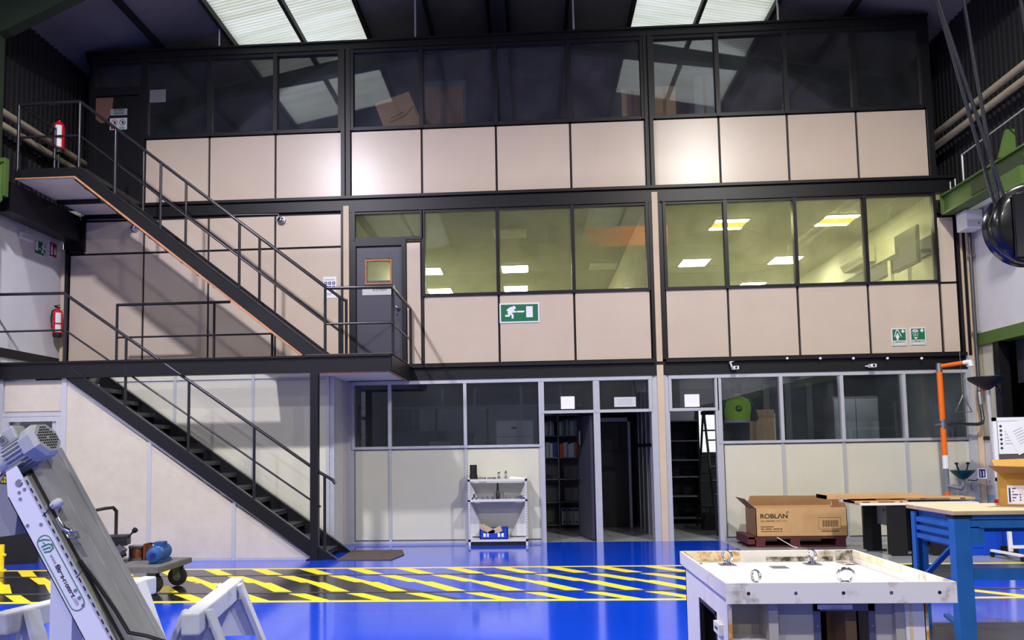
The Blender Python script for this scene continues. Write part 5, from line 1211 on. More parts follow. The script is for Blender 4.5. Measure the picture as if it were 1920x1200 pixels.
B('crate_floor', 'crate_blue', t, (xa, xb, ya, yb, 0.1, 0.115)); m = MB(); m.prism([(xa, ya, 0.1), (xb, ya, 0.1), (xb, ya, 0.29), (xb - 0.06, ya, 0.25), (xb - 0.1, ya, 0.2), (xa + 0.1, ya, 0.2), (xa + 0.05, ya, 0.25), (xa, ya, 0.27)], (0, 0.012, 0)); fs_ = m.build('front_side', 'crate_blue', t); m = MB(); m.prism([(xa, yb, 0.1), (xb, yb, 0.1), (xb, yb, 0.29), (xa, yb, 0.27)], (0, 0.012, 0)); m.build('rear_side', 'crate_blue', t); B('end_side', 'crate_blue', t, (xa, xa + 0.012, ya, yb, 0.1, 0.27)); B('end_side', 'crate_blue', t, (xb - 0.012, xb, ya, yb, 0.1, 0.29)); flat('white_print', 'white', fs_, [rect(0.06, 0.1, 0.03, 0.09), rect(0.12, 0.15, 0.03, 0.09), rect(0.3, 0.34, 0.03, 0.09), rect(0.36, 0.4, 0.03, 0.09)], (xa, ya - 0.0005, 0.11), XR, ZU)
for i, (x, z, rot) in enumerate(((-0.8, 0.25, -0.5), (-0.68, 0.22, 0.45))):
    d_ = Vector((math.cos(rot), 0, math.sin(rot))); n_ = Vector((-d_.z, 0, d_.x)); o = MB().obox((x, -0.26, z), d_ * 0.12, (0, 0.06, 0), n_ * 0.045).build('wood_block', 'bench_top'); tag(o, ['larger pale wood piece sticking out of the blue crate', 'smaller pale wood piece lying in the blue crate'][i], 'wood')

# ---------------------------------------------------------------- carton on the red pallet
t = thing('pallet', (4.05, -0.75, 0), 'dark red wooden pallet under the long carton', 'pallet')
px0, px1, py0, py1 = 3.32, 4.82, -1.0, -0.3
for y in (py0, (py0 + py1) / 2 - 0.05, py1 - 0.1): B('bottom_board', 'pallet', t, (px0, px1, y, y + 0.1, 0, 0.02))
for x in (px0 + 0.12, 3.97, px1 - 0.15):
    for y in (py0, (py0 + py1) / 2 - 0.05, py1 - 0.1): B('block', 'pallet', t, (x, x + 0.14, y, y + 0.1, 0.02, 0.13))
for y in (py0, -0.83, -0.66, -0.49, py1 - 0.1): B('top_board', 'pallet', t, (px0, px1, y, y + 0.12, 0.13, 0.16))
B('end_board', 'pallet', t, (px0 - 0.01, px0 + 0.1, py0, py1, 0.05, 0.18))
t = thing('carton', (4.15, -0.65, 0.16), 'long open ROBLAN carton on the dark red pallet', 'carton')
cx0, cx1, cy0, cy1, cz0, cz1 = 3.46, 4.86, -0.96, -0.36, 0.16, 0.6
sp_ = B('side_panel', 'cardboard', t, (cx0, cx1, cy0, cy0 + 0.01, cz0, cz1)); B('side_panel', 'cardboard', t, (cx0, cx1, cy1 - 0.01, cy1, cz0, cz1)); B('end_panel', 'cardboard_dark', t, (cx0, cx0 + 0.01, cy0, cy1, cz0, cz1)); B('end_panel', 'cardboard', t, (cx1 - 0.01, cx1, cy0, cy1, cz0, cz1)); B('bottom_panel', 'cardboard', t, (cx0, cx1, cy0, cy1, cz0, cz0 + 0.01))
m = MB(); m.prism([(cx0, cy0, cz1), (cx0 - 0.16, cy0 + 0.02, cz1 + 0.15), (cx0 - 0.16, cy1 - 0.02, cz1 + 0.15), (cx0, cy1, cz1)], (0.006, 0, 0.006)); m.build('end_flap', 'cardboard_dark', t)
m = MB(); m.prism([(cx1, cy0, cz1), (cx1 - 0.03, cy0 + 0.02, cz1 + 0.12), (cx1 - 0.03, cy1 - 0.02, cz1 + 0.14), (cx1, cy1, cz1)], (0.006, 0, 0.006)); m.build('end_flap', 'cardboard', t)
m = MB(); m.prism([(cx0 + 0.02, cy1, cz1), (cx1 - 0.02, cy1, cz1), (cx1 - 0.04, cy1 - 0.08, cz1 + 0.16), (cx0 + 0.06, cy1 - 0.08, cz1 + 0.17)], (0, 0.006, 0.003)); m.build('rear_flap', 'cardboard', t)
m = MB(); m.prism([(cx0 + 0.02, cy0 + 0.01, cz1), (cx1 - 0.02, cy0 + 0.01, cz1), (cx1 - 0.05, cy0 + 0.28, cz1 - 0.04), (cx0 + 0.06, cy0 + 0.28, cz1 - 0.04)], (0, 0, 0.006)); m.build('front_flap', 'cardboard', t)
txt('brand_lettering', 'ROBL\u039bN', 'ink', (cx0 + 0.07, cy0 - 0.0005, cz0 + 0.285), XR, ZU, 0.42, sp_, height=0.075, bold=True); flat('brand_mark', 'ink', sp_, strokes([(0, 0), (0.008, 0.018), (0.022, 0.018), (0.03, 0)], 0.009), (cx0 + 0.475, cy0 - 0.0005, cz0 + 0.37), XR, ZU)
txt('caption', 'LED LUMINAIRE', 'ink_brown', (cx0 + 0.07, cy0 - 0.0005, cz0 + 0.235), XR, ZU, 0.22, sp_, height=0.022, bold=True); txt('caption', 'PANEL 120X60', 'ink_brown', (cx0 + 0.31, cy0 - 0.0005, cz0 + 0.235), XR, ZU, 0.17, sp_, height=0.02)
flat('text_line', 'ink_brown', sp_, [rect(0.07, 0.27, 0.15, 0.162), rect(0.07, 0.12, 0.115, 0.129), rect(0.14, 0.24, 0.115, 0.129), rect(0.26, 0.36, 0.115, 0.129), rect(0.37, 0.4, 0.113, 0.13), rect(0.07, 0.36, 0.08, 0.09), rect(0.375, 0.4, 0.078, 0.094), rect(1.0, 1.27, 0.075, 0.088)], (cx0, cy0 - 0.0005, cz0), XR, ZU)
flat('label_frame', 'ink_brown', sp_, [rect(0.96, 1.3, 0.11, 0.114), rect(0.96, 1.3, 0.29, 0.294), rect(0.96, 0.964, 0.11, 0.294), rect(1.296, 1.3, 0.11, 0.294)], (cx0, cy0 - 0.0005, cz0), XR, ZU)
bars = []; x = 1.02; i = 0
while x < 1.26: wd_ = 0.004 + 0.004 * ((i * 7 + i * i) % 3); bars.append(rect(x, x + wd_, 0.15, 0.25)); x += wd_ + 0.005 + 0.003 * (i % 2); i += 1
flat('bar_print', 'ink_brown', sp_, bars, (cx0, cy0 - 0.0005, cz0), XR, ZU)
o = MB().tube([(3.75, -1.03, 0.16), (3.85, -1.04, 0.1), (3.98, -1.05, 0.02), (4.05, -1.06, 0.006)], 0.006, 6).build('packing_strap', 'white'); tag(o, 'white packing strap hanging off the dark red pallet', 'strap')

# ---------------------------------------------------------------- white table with flat cartons
t = thing('work_table', (5.35, -1.7, 0), 'white table top on wide black panel legs', 'table')
B('table_top', 'white', t, (4.62, 6.25, -2.1, -1.3, 0.715, 0.745))
for x in (5.0, 5.58):
    for y, q in ((-2.08, 0.0), (-1.48, -0.1)): B('panel_leg', 'black', t, (x + q, x + q + 0.25, y, y + 0.06, 0.02, 0.715)); B('foot', 'black', t, (x + q + 0.05, x + q + 0.32, y, y + 0.07, 0.0, 0.02))
B('modesty_panel', 'shelf_grey', t, (5.1, 5.14, -2.0, -1.45, 0.4, 0.715)); B('modesty_panel', 'shelf_grey', t, (5.14, 6.2, -1.32, -1.3, 0.42, 0.7)); MB().lathe((5.099, -1.72, 0.62), (-1, 0, 0), [(0.025, 0), (0.02, 0.004)], 12).build('cable_hole', 'black', t)
for i, (xa, xb, z, y, rot) in enumerate(((4.2, 5.6, 0.8, -1.75, 0), (4.55, 5.3, 0.745, -1.85, 0), (4.75, 6.05, 0.745, -1.5, 0), (4.9, 6.3, 0.775, -1.72, 0))):
    t = thing('flat_carton', ((xa + xb) / 2, y, z), ['long flat carton overhanging the white table at left', 'short crushed flat carton at left on the white table', 'lowest flat carton at the back of the white table', 'long printed flat carton lying across the white table'][i], 'carton', 'flat cartons on the white table')
    cb_ = B('carton_body', 'cardboard', t, (xa, xb, y - 0.2, y + 0.2, z, z + (0.055 if i == 0 else 0.028)))
    if i in (1, 3): flat('print', 'ink', cb_, [rect(0.15 * (xb - xa), 0.3 * (xb - xa), 0.008, 0.018), rect(0.45 * (xb - xa), 0.75 * (xb - xa), 0.008, 0.018), rect(0.85 * (xb - xa), 0.9 * (xb - xa), 0.006, 0.02)], (xa, y - 0.2005, z), XR, ZU)
    B('flap_edge', 'cardboard_dark', t, (xa, xa + 0.01, y - 0.2, y + 0.2, z, z + (0.056 if i == 0 else 0.029)))

# ---------------------------------------------------------------- blue spill pallet
t = thing('spill_pallet', (6.75, -1.25, 0), 'big blue plastic spill pallet behind the blue workbench', 'spill pallet')
sx0, sx1, sy0, sy1 = 6.02, 7.45, -2.1, -0.35
m = MB(); m.prism([(sx0, sy0, 0.1), (sx0 + 0.25, sy0, 0.1), (sx0 + 0.25, sy0, 0.0), (sx1, sy0, 0), (sx1, sy0, 0.33), (sx1 - 0.03, sy0, 0.44), (sx0 - 0.04, sy0, 0.44), (sx0, sy0, 0.33)], (0, sy1 - sy0, 0)); m.build('tank', 'sump_blue', t, bevel=0.015)
B('grid_rim', 'sump_blue', t, (sx0 - 0.06, sx1 + 0.02, sy0 - 0.03, sy1 + 0.02, 0.43, 0.47))
for x in (6.5, 7.0): B('fork_pocket', 'black', t, (x, x + 0.24, sy0 - 0.006, sy0 + 0.02, 0.0, 0.13))
for y in (-1.7, -1.1): B('fork_pocket', 'black', t, (sx0 - 0.008, sx0 + 0.02, y, y + 0.22, 0.1, 0.22))
B('foot', 'sump_blue', t, (sx0, sx0 + 0.25, sy0, sy0 + 0.2, 0, 0.1)); B('foot', 'sump_blue', t, (sx0, sx0 + 0.25, sy1 - 0.2, sy1, 0, 0.1))
# notice board on castors
t = thing('notice_board', (6.8, -2.45, 0), 'white-framed grey notice board on a castor stand', 'board')
bx0, bx1, bz0, bz1 = 6.3, 7.42, 1.05, 1.92
B('frame', 'white', t, (bx0, bx1, -2.47, -2.44, bz1 - 0.05, bz1), (bx0, bx1, -2.47, -2.44, bz0, bz0 + 0.05), (bx0, bx0 + 0.05, -2.47, -2.44, bz0, bz1), (bx1 - 0.05, bx1, -2.47, -2.44, bz0, bz1)); B('felt', 'felt_grey', t, (bx0 + 0.05, bx1 - 0.05, -2.46, -2.445, bz0 + 0.05, bz1 - 0.05))
for x in (6.42, 7.3): MB().bar((x, -2.45, bz0), (x + 0.02, -2.45, 0.1), 0.05, 0.03, up=(0, 1, 0)).build('upright', 'white', t); MB().bar((x - 0.12, -2.25, 0.09), (x + 0.0, -2.75, 0.08), 0.05, 0.03).build('foot_bar', 'white', t)
B('stretcher', 'white', t, (6.42, 7.32, -2.47, -2.43, 0.14, 0.18))
for x in (6.3, 6.42, 7.18, 7.3): yy = -2.26 if x in (6.3, 7.18) else -2.74; MB().lathe((x - 0.015, yy, 0.035), (1, 0, 0), [(0.035, 0), (0.035, 0.03)], 14).build('castor', 'black', t)
for i, (xx, zz, ww, hh, rot) in enumerate(((6.36, 1.42, 0.32, 0.46, 0.0), (6.62, 1.4, 0.3, 0.42, 0.45))):
    t = thing('pinned_paper', (xx, -2.47, zz), ['white sheet with green diamond symbols pinned on the notice board', 'slanting white sheet pinned on the notice board'][i], 'paper')
    r_ = Vector((math.cos(rot), 0, math.sin(rot))); u_ = Vector((-math.sin(rot), 0, math.cos(rot))); yo = -2.464 - 0.004 * i
    t = flat('sheet', 'paper', t, [rect(0, ww, 0, hh)], (xx, yo, zz), r_, u_)
    if i == 0: flat('diamond', 'logo_dark', t, [[(x, z - 0.022), (x + 0.022, z), (x, z + 0.022), (x - 0.022, z)] for x in (0.04, 0.28) for z in (0.08, 0.14, 0.2, 0.26, 0.32, 0.38)], (xx, yo - 0.002, zz), r_, u_)
    flat('text_line', 'binder_grey', t, [rect(ww * 0.28, ww * 0.72, hh * (0.3 + 0.09 * k), hh * (0.312 + 0.09 * k)) for k in range(6)], (xx, yo - 0.002, zz), r_, u_)
t = thing('storage_cabinet', (8.1, -1.6, 0), 'tall blue cabinet behind the notice board', 'cabinet'); B('body', 'bench_blue', t, (7.62, 9.0, -1.75, -1.1, 0, 2.28)); B('top_rim', 'bench_blue', t, (7.6, 9.02, -1.77, -1.08, 2.26, 2.31)); B('door', 'bench_blue', t, (7.65, 8.3, -1.765, -1.75, 0.05, 2.1))
# funnel lamp on pole with red base
t = thing('pole_stand', (6.86, -1.5, 0), 'black funnel-shaped dish on a grey pole with red base', 'stand')
MB().lathe((6.79, -1.5, 2.36), ZU, [(0.03, 0), (0.1, 0.05), (0.235, 0.15), (0.25, 0.19), (0.245, 0.2), (0.2, 0.17)], 24).build('dish', 'black', t, smooth=True); MB().tube([(6.8, -1.5, 2.38), (6.85, -1.5, 0.72)], 0.032, 12).build('pole', 'alu', t, smooth=True); MB().tube([(6.85, -1.5, 0.74), (6.86, -1.5, 0.5)], 0.055, 12).build('clamp_sleeve', 'red', t, smooth=True); MB().tube([(6.93, -1.5, 2.42), (7.08, -1.4, 2.2)], 0.012, 6).build('stay', 'black', t)
MB().lathe((6.86, -1.5, 0.472), ZU, [(0.24, 0), (0.22, 0.05), (0.1, 0.1), (0.06, 0.14)], 18).build('base_cone', 'red_plastic', t, smooth=True)

# ---------------------------------------------------------------- blue workbench and carton
t = thing('workbench', (4.1, -6.8, 0), 'tall blue steel workbench with worn wooden top at right edge', 'workbench')
wx0, wx1, wy0, wy1, wz = 3.29, 5.2, -7.21, -6.42, 1.05
B('bench_top', 'bench_top', t, (wx0, wx1, wy0, wy1, wz - 0.035, wz), bevel=0.004)
for x in (wx0 + 0.02, wx1 - 0.16):
    for y in (wy0 + 0.03, wy1 - 0.11):
        if y < -7: B('leg', 'bench_blue', t, (x, x + 0.13, y, y + 0.09, 0.0, wz - 0.06), bevel=0.004)
        else: B('leg', 'bench_blue', t, (x, x + 0.02, y, y + 0.09, 0, wz - 0.06), (x, x + 0.1, y + 0.07, y + 0.09, 0, wz - 0.06), (x + 0.06, x + 0.1, y, y + 0.02, 0, wz - 0.06))
B('cap_plate', 'black', t, (wx0 + 0.01, wx0 + 0.16, wy0 + 0.02, wy0 + 0.13, wz - 0.06, wz - 0.035))
B('front_rail', 'bench_blue', t, (wx0 + 0.15, wx1 - 0.15, wy0 + 0.03, wy0 + 0.06, wz - 0.07, wz - 0.035)); B('front_rail', 'bench_blue', t, (wx0 + 0.15, wx1 - 0.15, wy0 + 0.04, wy0 + 0.08, wz - 0.14, wz - 0.08)); B('hanger_plate', 'bench_blue', t, (wx0 + 0.15, wx0 + 0.22, wy0 + 0.04, wy0 + 0.06, wz - 0.27, wz - 0.13)); B('hanger_plate', 'bench_blue', t, (wx0 + 0.22, wx0 + 0.26, wy0 + 0.05, wy0 + 0.07, wz - 0.27, wz - 0.13))
for z in (wz - 0.1, wz - 0.17, wz - 0.24): B('side_rail', 'bench_blue', t, (wx0 + 0.03, wx0 + 0.06, wy0 + 0.1, wy1 - 0.1, z - 0.04, z))
B('side_panel', 'bench_blue', t, (wx0 + 0.06, wx0 + 0.075, wy0 + 0.1, wy1 - 0.1, wz - 0.3, wz - 0.04)); B('drawer_rail', 'bench_blue', t, (wx0 + 0.15, wx1 - 0.2, wy1 - 0.1, wy1 - 0.06, wz - 0.24, wz - 0.04))
B('lower_rail', 'bench_blue', t, (wx0 + 0.14, wx1 - 0.14, wy0 + 0.05, wy0 + 0.09, 0.5, 0.59)); MB().bar((wx0 + 0.07, wy1 - 0.15, 0.45), (wx0 + 0.09, wy0 + 0.09, 0.82), 0.02, 0.05, up=(1, 0, 0)).build('diagonal_brace', 'bench_blue', t); flat('paint_chip', 'white', t, [[(0, 0), (0.07, 0), (0.06, 0.02), (0.01, 0.03)]], (wx0 + 0.75, wy0 + 0.03, wz - 0.068), XR, ZU)
MB().bar((wx0 + 0.1, wy0 + 0.1, 0.1), (wx0 + 0.25, wy1 - 0.1, 0.1), 0.05, 0.03).build('floor_brace', 'bench_blue', t)
t = thing('carton', (4.05, -6.75, 1.05), 'open ochre carton with shipping label on the blue workbench', 'carton')
KA = math.radians(-27); KR = Vector((math.cos(KA), math.sin(KA), 0)); KD = Vector((-math.sin(KA), math.cos(KA), 0)); K0 = at(1877, 948, Z=1.052)
KW, KDp, KH = 0.46, 0.4, 0.265
def K(a_, b_, c_): return K0 + KR * a_ + KD * b_ + Vector((0, 0, c_))
def kbox(name, mt, x0, x1, y0, y1, z0, z1): return MB().obox(K((x0 + x1) / 2, (y0 + y1) / 2, (z0 + z1) / 2), KR * (x1 - x0) / 2, KD * (y1 - y0) / 2, (0, 0, (z1 - z0) / 2)).build(name, mt, t)
kf = kbox('front_panel', 'cardboard_ochre', 0, KW, 0, 0.008, 0, KH); kbox('rear_panel', 'cardboard_ochre', 0, KW, KDp - 0.008, KDp, 0, KH); kbox('side_panel', 'cardboard_ochre', 0, 0.008, 0.008, KDp - 0.008, 0, KH); kbox('side_panel', 'cardboard_ochre', KW - 0.008, KW, 0.008, KDp - 0.008, 0, KH); kbox('bottom_panel', 'cardboard_ochre', 0.008, KW - 0.008, 0.008, KDp - 0.008, 0, 0.008)
m = MB(); m.prism([K(0, 0, KH), K(KW, 0, KH), K(KW - 0.04, -0.19, KH + 0.05), K(-0.08, -0.17, KH + 0.07)], (0, 0, 0.006)); kfl = m.build('front_flap', 'cardboard_dark', t)
m = MB(); m.prism([K(0, KDp, KH), K(KW, KDp, KH), K(KW + 0.02, KDp + 0.05, KH + 0.13), K(-0.03, KDp + 0.05, KH + 0.11)], KD * 0.006); m.build('rear_flap', 'cardboard_ochre', t)
flat('shipping_label', 'paper', kf, [rect(0.05, 0.2, 0.015, 0.17)], K(0, 0, 0), KR, ZU); flat('label_print', 'sign_blue', kf, [rect(0.06, 0.072, 0.03, 0.15), rect(0.175, 0.19, 0.05, 0.16)] + [rect(0.085, 0.095 + 0.015 * (k % 3), 0.04 + 0.025 * k, 0.048 + 0.025 * k) for k in range(5)] + [disc(0.14, 0.05 + 0.022 * k, 0.006) for k in range(3)], K(0, -0.002, 0), KR, ZU)

# ---------------------------------------------------------------- white machine housing
t = thing('machine_housing', (1.62, -8.62, 0), 'rusty white machine housing with eyebolts in its open top tray', 'machine')
X0, X1, Y0, Y1, ZT = 1.02, 2.23, -9.3, -7.94, 0.85
rh = 0.085
rf_ = B('rim_front', 'machine_grime', t, (X0, X1, Y0, Y0 + 0.012, ZT - 0.11, ZT)); B('rim_side', 'machine_white', t, (X0, X0 + 0.012, Y0 + 0.012, Y1, ZT - rh, ZT)); B('rim_side', 'machine_grime', t, (X1 - 0.012, X1, Y0 + 0.012, Y1, ZT - rh, ZT)); B('rim_rear', 'machine_grime', t, (X0, X1, Y1 - 0.012, Y1, ZT - rh, ZT))
B('rust_patch', 'rust', t, (X0 + 0.02, X0 + 0.42, Y1 - 0.016, Y1 - 0.012, ZT - 0.07, ZT - 0.002)); B('rust_patch', 'grime_black', t, (X1 - 0.13, X1 - 0.012, Y1 - 0.016, Y1 - 0.012, ZT - 0.07, ZT - 0.002)); B('stain_patch', 'stain', t, (X1 - 0.016, X1 - 0.012, Y1 - 0.75, Y1 - 0.02, ZT - 0.045, ZT - 0.002)); B('grime_patch', 'grime_black', t, (X0 + 0.6, X1 - 0.15, Y1 - 0.016, Y1 - 0.012, ZT - 0.075, ZT - 0.045))
B('tray_floor', 'machine_white', t, (X0 + 0.012, X1 - 0.012, Y0 + 0.012, Y1 - 0.012, ZT - 0.1, ZT - 0.085))
B('tray_plate', 'white', t, (X0 + 0.12, X1 - 0.2, Y0 + 0.1, Y1 - 0.18, ZT - 0.085, ZT - 0.06)); B('grime_strip', 'grime_black', t, (X0 + 0.02, X1 - 0.02, Y1 - 0.16, Y1 - 0.02, ZT - 0.085, ZT - 0.082)); B('grime_strip', 'stain', t, (X1 - 0.2, X1 - 0.14, Y0 + 0.05, Y1 - 0.5, ZT - 0.085, ZT - 0.082))
PADS = [(1.28, -8.4, True), (2.0, -8.4, False), (1.72, -8.42, False)]
for (x, y) in ((1.24, -8.42), (1.78, -8.42), (1.53, -8.55)): B('mount_pad', 'machine_white', t, (x - 0.07, x + 0.07, y - 0.07, y + 0.07, ZT - 0.062, ZT - 0.03)); B('pad_plate', 'rail_metal', t, (x - 0.05, x + 0.05, y - 0.05, y + 0.05, ZT - 0.03, ZT - 0.026))
def eyebolt(x, y, z, nrm, R, label):
    e = thing('eyebolt', (x, y, z), label, 'eyebolt', 'lifting eyebolts of the machine housing'); MB().lathe((x, y, z), ZU, [(R * 0.7, 0), (R * 0.75, 0.008), (R * 0.4, 0.016), (R * 0.32, 0.03)], 14).build('collar', 'chrome', e, smooth=True); MB().torus((x, y, z + 0.016 + R), nrm, R, R * 0.25, 22, 8).build('ring', 'chrome', e, smooth=True); return e
eyebolt(1.24, -8.42, ZT - 0.026, (0.75, 0.65, 0), 0.036, 'rear left chrome eyebolt on the machine tray')
eyebolt(1.78, -8.42, ZT - 0.026, (0.95, 0.3, 0), 0.036, 'rear right chrome eyebolt on the machine tray')
eyebolt(1.25, -9.05, ZT - 0.06, (0.95, 0.4, 0), 0.036, 'front left chrome eyebolt half hidden by the machine rim')
eyebolt(1.75, -9.05, ZT - 0.06, (0.15, 1, 0.3), 0.042, 'front right chrome eyebolt half hidden by the machine rim')
# body below: walls with openings
bx0, bx1, by0, by1 = X0 + 0.03, X1 - 0.1, Y0 + 0.1, Y1 - 0.04
zt = ZT - 0.1
m = MB()      # left side with window opening
wy_, wz_ = (by0 + 0.28, by0 + 0.75), (0.28, 0.62)
for b in ((by0 + 0.0, wy_[0], 0.1, zt), (wy_[1], by1, 0.1, zt), (wy_[0], wy_[1], 0.1, wz_[0]), (wy_[0], wy_[1], wz_[1], zt)): m.box(bx0, bx0 + 0.02, b[0], b[1], b[2], b[3])
m.build('left_side', 'machine_white', t)
B('window_seal', 'black', t, (bx0 - 0.006, bx0 + 0.02, wy_[0], wy_[1], wz_[0], wz_[0] + 0.02), (bx0 - 0.006, bx0 + 0.02, wy_[0], wy_[1], wz_[1] - 0.02, wz_[1]), (bx0 - 0.006, bx0 + 0.02, wy_[0], wy_[0] + 0.02, wz_[0], wz_[1]), (bx0 - 0.006, bx0 + 0.02, wy_[1] - 0.02, wy_[1], wz_[0], wz_[1]))
for z in (0.4, 0.55): MB().tube([(bx0 - 0.02, by0 + 0.16, z), (bx0 - 0.02, by0 + 0.22, z)], 0.009, 8).build('latch', 'black', t); B('latch_seat', 'machine_white', t, (bx0 - 0.025, bx0, by0 + 0.12, by0 + 0.26, z - 0.03, z + 0.03))
m = MB()      # recessed front with centre opening
fo = (1.53, 1.86)
yr = by0 + 0.06
for b in ((bx0 + 0.26, fo[0], 0.1, zt), (fo[1], bx1 - 0.06, 0.1, zt), (fo[0], fo[1], zt - 0.03, zt), (fo[0], fo[1], 0.1, 0.25)): m.box(b[0], b[1], yr, yr + 0.02, b[2], b[3])
m.build('front_wall', 'machine_grey', t)
B('opening_frame', 'rail_metal', t, (fo[0], fo[0] + 0.035, yr - 0.01, yr + 0.01, 0.25, zt - 0.03), (fo[1] - 0.035, fo[1], yr - 0.01, yr + 0.01, 0.25, zt - 0.03), (fo[0], fo[1], yr - 0.01, yr + 0.01, zt - 0.08, zt - 0.03)); B('seal_rag', 'machine_grime', t, (fo[0] + 0.02, fo[1] - 0.12, yr - 0.014, yr - 0.01, zt - 0.07, zt - 0.045))
for z in (0.35, 0.47, 0.59): MB().lathe((fo[1] - 0.017, yr - 0.01, z), (0, -1, 0), [(0.007, 0), (0.006, 0.006)], 8).build('bolt', 'chrome', t); MB().lathe((fo[0] + 0.017, yr - 0.01, z), (0, -1, 0), [(0.007, 0), (0.006, 0.006)], 8).build('bolt', 'chrome', t)
B('inner_post', 'machine_white', t, (1.64, 1.665, yr + 0.3, yr + 0.33, 0.1, zt)); B('inner_plate', 'cardboard_dark', t, (1.74, 1.8, yr + 0.1, yr + 0.4, 0.1, zt - 0.05)); B('inner_back', 'black', t, (bx0 + 0.03, bx1 - 0.03, by1 - 0.3, by1 - 0.26, 0.1, zt))
B('right_wing', 'machine_white', t, (bx1 - 0.12, bx1, by0 + 0.02, by0 + 0.05, 0.1, zt)); B('right_side', 'machine_white', t, (bx1 - 0.02, bx1, by0 + 0.02, by1, 0.1, zt)); B('rear_wall', 'machine_white', t, (bx0, bx1, by1 - 0.02, by1, 0.1, zt)); B('rust_streak', 'stain', t, (bx1 - 0.1, bx1 - 0.085, by0 + 0.017, by0 + 0.02, 0.1, zt)); B('rust_streak', 'rust', t, (bx1 - 0.015, bx1, by0 + 0.017, by0 + 0.02, 0.1, zt))
B('oblique_plate', 'machine_grey', t, (fo[1] + 0.1, bx1 - 0.12, by0 + 0.03, by0 + 0.06, 0.1, zt))
B('corner_edge', 'rust', t, (bx0, bx0 + 0.02, by0 - 0.005, by0 + 0.01, 0.1, zt)); B('recess_back', 'machine_grey', t, (bx0 + 0.02, bx0 + 0.28, by0 + 0.2, by0 + 0.22, 0.1, zt)); B('recess_cheek', 'machine_grey', t, (bx0 + 0.22, bx0 + 0.27, by0, by0 + 0.2, 0.1, zt))
B('bracket_plate', 'machine_grime', t, (bx0 + 0.01, bx0 + 0.25, by0 - 0.01, by0 + 0.0, 0.36, 0.5)); B('bracket_shelf', 'machine_white', t, (bx0 + 0.02, bx0 + 0.24, by0, by0 + 0.2, 0.5, 0.515))
for x in (bx0 + 0.035, bx0 + 0.21):
    for z in (0.385, 0.475): MB().lathe((x, by0 - 0.01, z), (0, -1, 0), [(0.008, 0), (0.007, 0.006)], 8).build('bolt', 'black', t)
for i in range(5): MB().lathe((X0 + 0.12 + 0.25 * i, Y0, ZT - 0.055), (0, -1, 0), [(0.01, 0), (0.008, 0.003)], 10).build('rim_bolt', ['black', 'rail_metal'][i % 2], rf_)
B('inner_lip', 'machine_white', t, (bx0 + 0.2, fo[1] + 0.05, by0 + 0.02, by0 + 0.07, zt - 0.02, zt)); B('plinth', 'machine_grey', t, (bx0 + 0.02, bx1 - 0.02, by0 + 0.04, by1 - 0.02, 0.0, 0.1))

# ---------------------------------------------------------------- trolley with motors
t = thing('flat_trolley', (-4.85, -4.2, 0), 'low grey flatbed trolley with black rubber wheels', 'trolley')
dk = [(-4.27, -4.85), (-4.27, -4.02), (-5.3, -3.95), (-5.35, -4.8)]
m = MB(); m.prism([(x, y, 0.29) for x, y in dk], (0, 0, 0.03)); m.build('deck', 'trolley_grey', t)
m = MB()
for (a, b) in zip(dk, dk[1:] + dk[:1]): m.bar((a[0], a[1], 0.29), (b[0], b[1], 0.29), 0.03, 0.06)
m.build('deck_frame', 'trolley_grey', t)
for i, (x, y) in enumerate(((-4.42, -4.68), (-4.38, -4.14), (-5.2, -4.62), (-5.18, -4.1))):
    wh = MB().lathe((x, y + 0.03, 0.115), (0, -1, 0), [(0.085, -0.002), (0.11, 0.004), (0.115, 0.03), (0.11, 0.056), (0.085, 0.062)], 24).build('wheel', 'rubber', t, smooth=True); MB().lathe((x, y + 0.035, 0.115), (0, -1, 0), [(0.05, 0), (0.05, 0.074)], 14).build('hub', 'caster_green', wh, smooth=True)
    m = MB(); m.prism([(x - 0.06, y - 0.052, 0.26), (x + 0.06, y - 0.052, 0.26), (x + 0.03, y - 0.052, 0.1), (x - 0.03, y - 0.052, 0.1)], (0, 0.01, 0)); m.prism([(x - 0.06, y + 0.042, 0.26), (x + 0.06, y + 0.042, 0.26), (x + 0.03, y + 0.042, 0.1), (x - 0.03, y + 0.042, 0.1)], (0, 0.01, 0)); m.box(x - 0.07, x + 0.07, y - 0.07, y + 0.07, 0.25, 0.265); m.build('castor_fork', 'caster_green', t)
MB().tube([(-5.3, -4.75, 0.3), (-5.3, -4.75, 0.88), (-5.3, -4.7, 0.93), (-5.27, -4.2, 0.95), (-5.25, -4.06, 0.95), (-5.24, -4.0, 0.9), (-5.24, -4.0, 0.3)], 0.02, 10).build('push_handle', 'rubber', t, smooth=True)
t = thing('electric_motor', (-4.42, -4.2, 0.32), 'blue electric motor lying on the trolley', 'motor')
a = Vector((-4.46, -4.62, 0.42)); dv = Vector((-0.1, 0.62, 0.02)).normalized()
MB().lathe(a, dv, [(0.06, 0), (0.08, 0.01), (0.085, 0.04), (0.085, 0.12), (0.075, 0.13), (0.092, 0.15), (0.095, 0.36), (0.075, 0.38), (0.1, 0.39), (0.1, 0.42), (0.05, 0.43), (0.04, 0.5)], 18).build('housing', 'motor_blue', t, smooth=True); MB().lathe(a - dv * 0.004, dv, [(0.04, 0), (0.04, 0.01)], 6).build('shaft_recess', 'sign_blue', t)
m = MB(); u_ = dv.orthogonal().normalized(); w_ = dv.cross(u_)
for k in range(14):
    q = 2 * math.pi * k / 14; r_ = u_ * math.cos(q) + w_ * math.sin(q); m.obox(a + dv * 0.26 + r_ * 0.098, dv * 0.09, r_ * 0.008, dv.cross(r_) * 0.003)
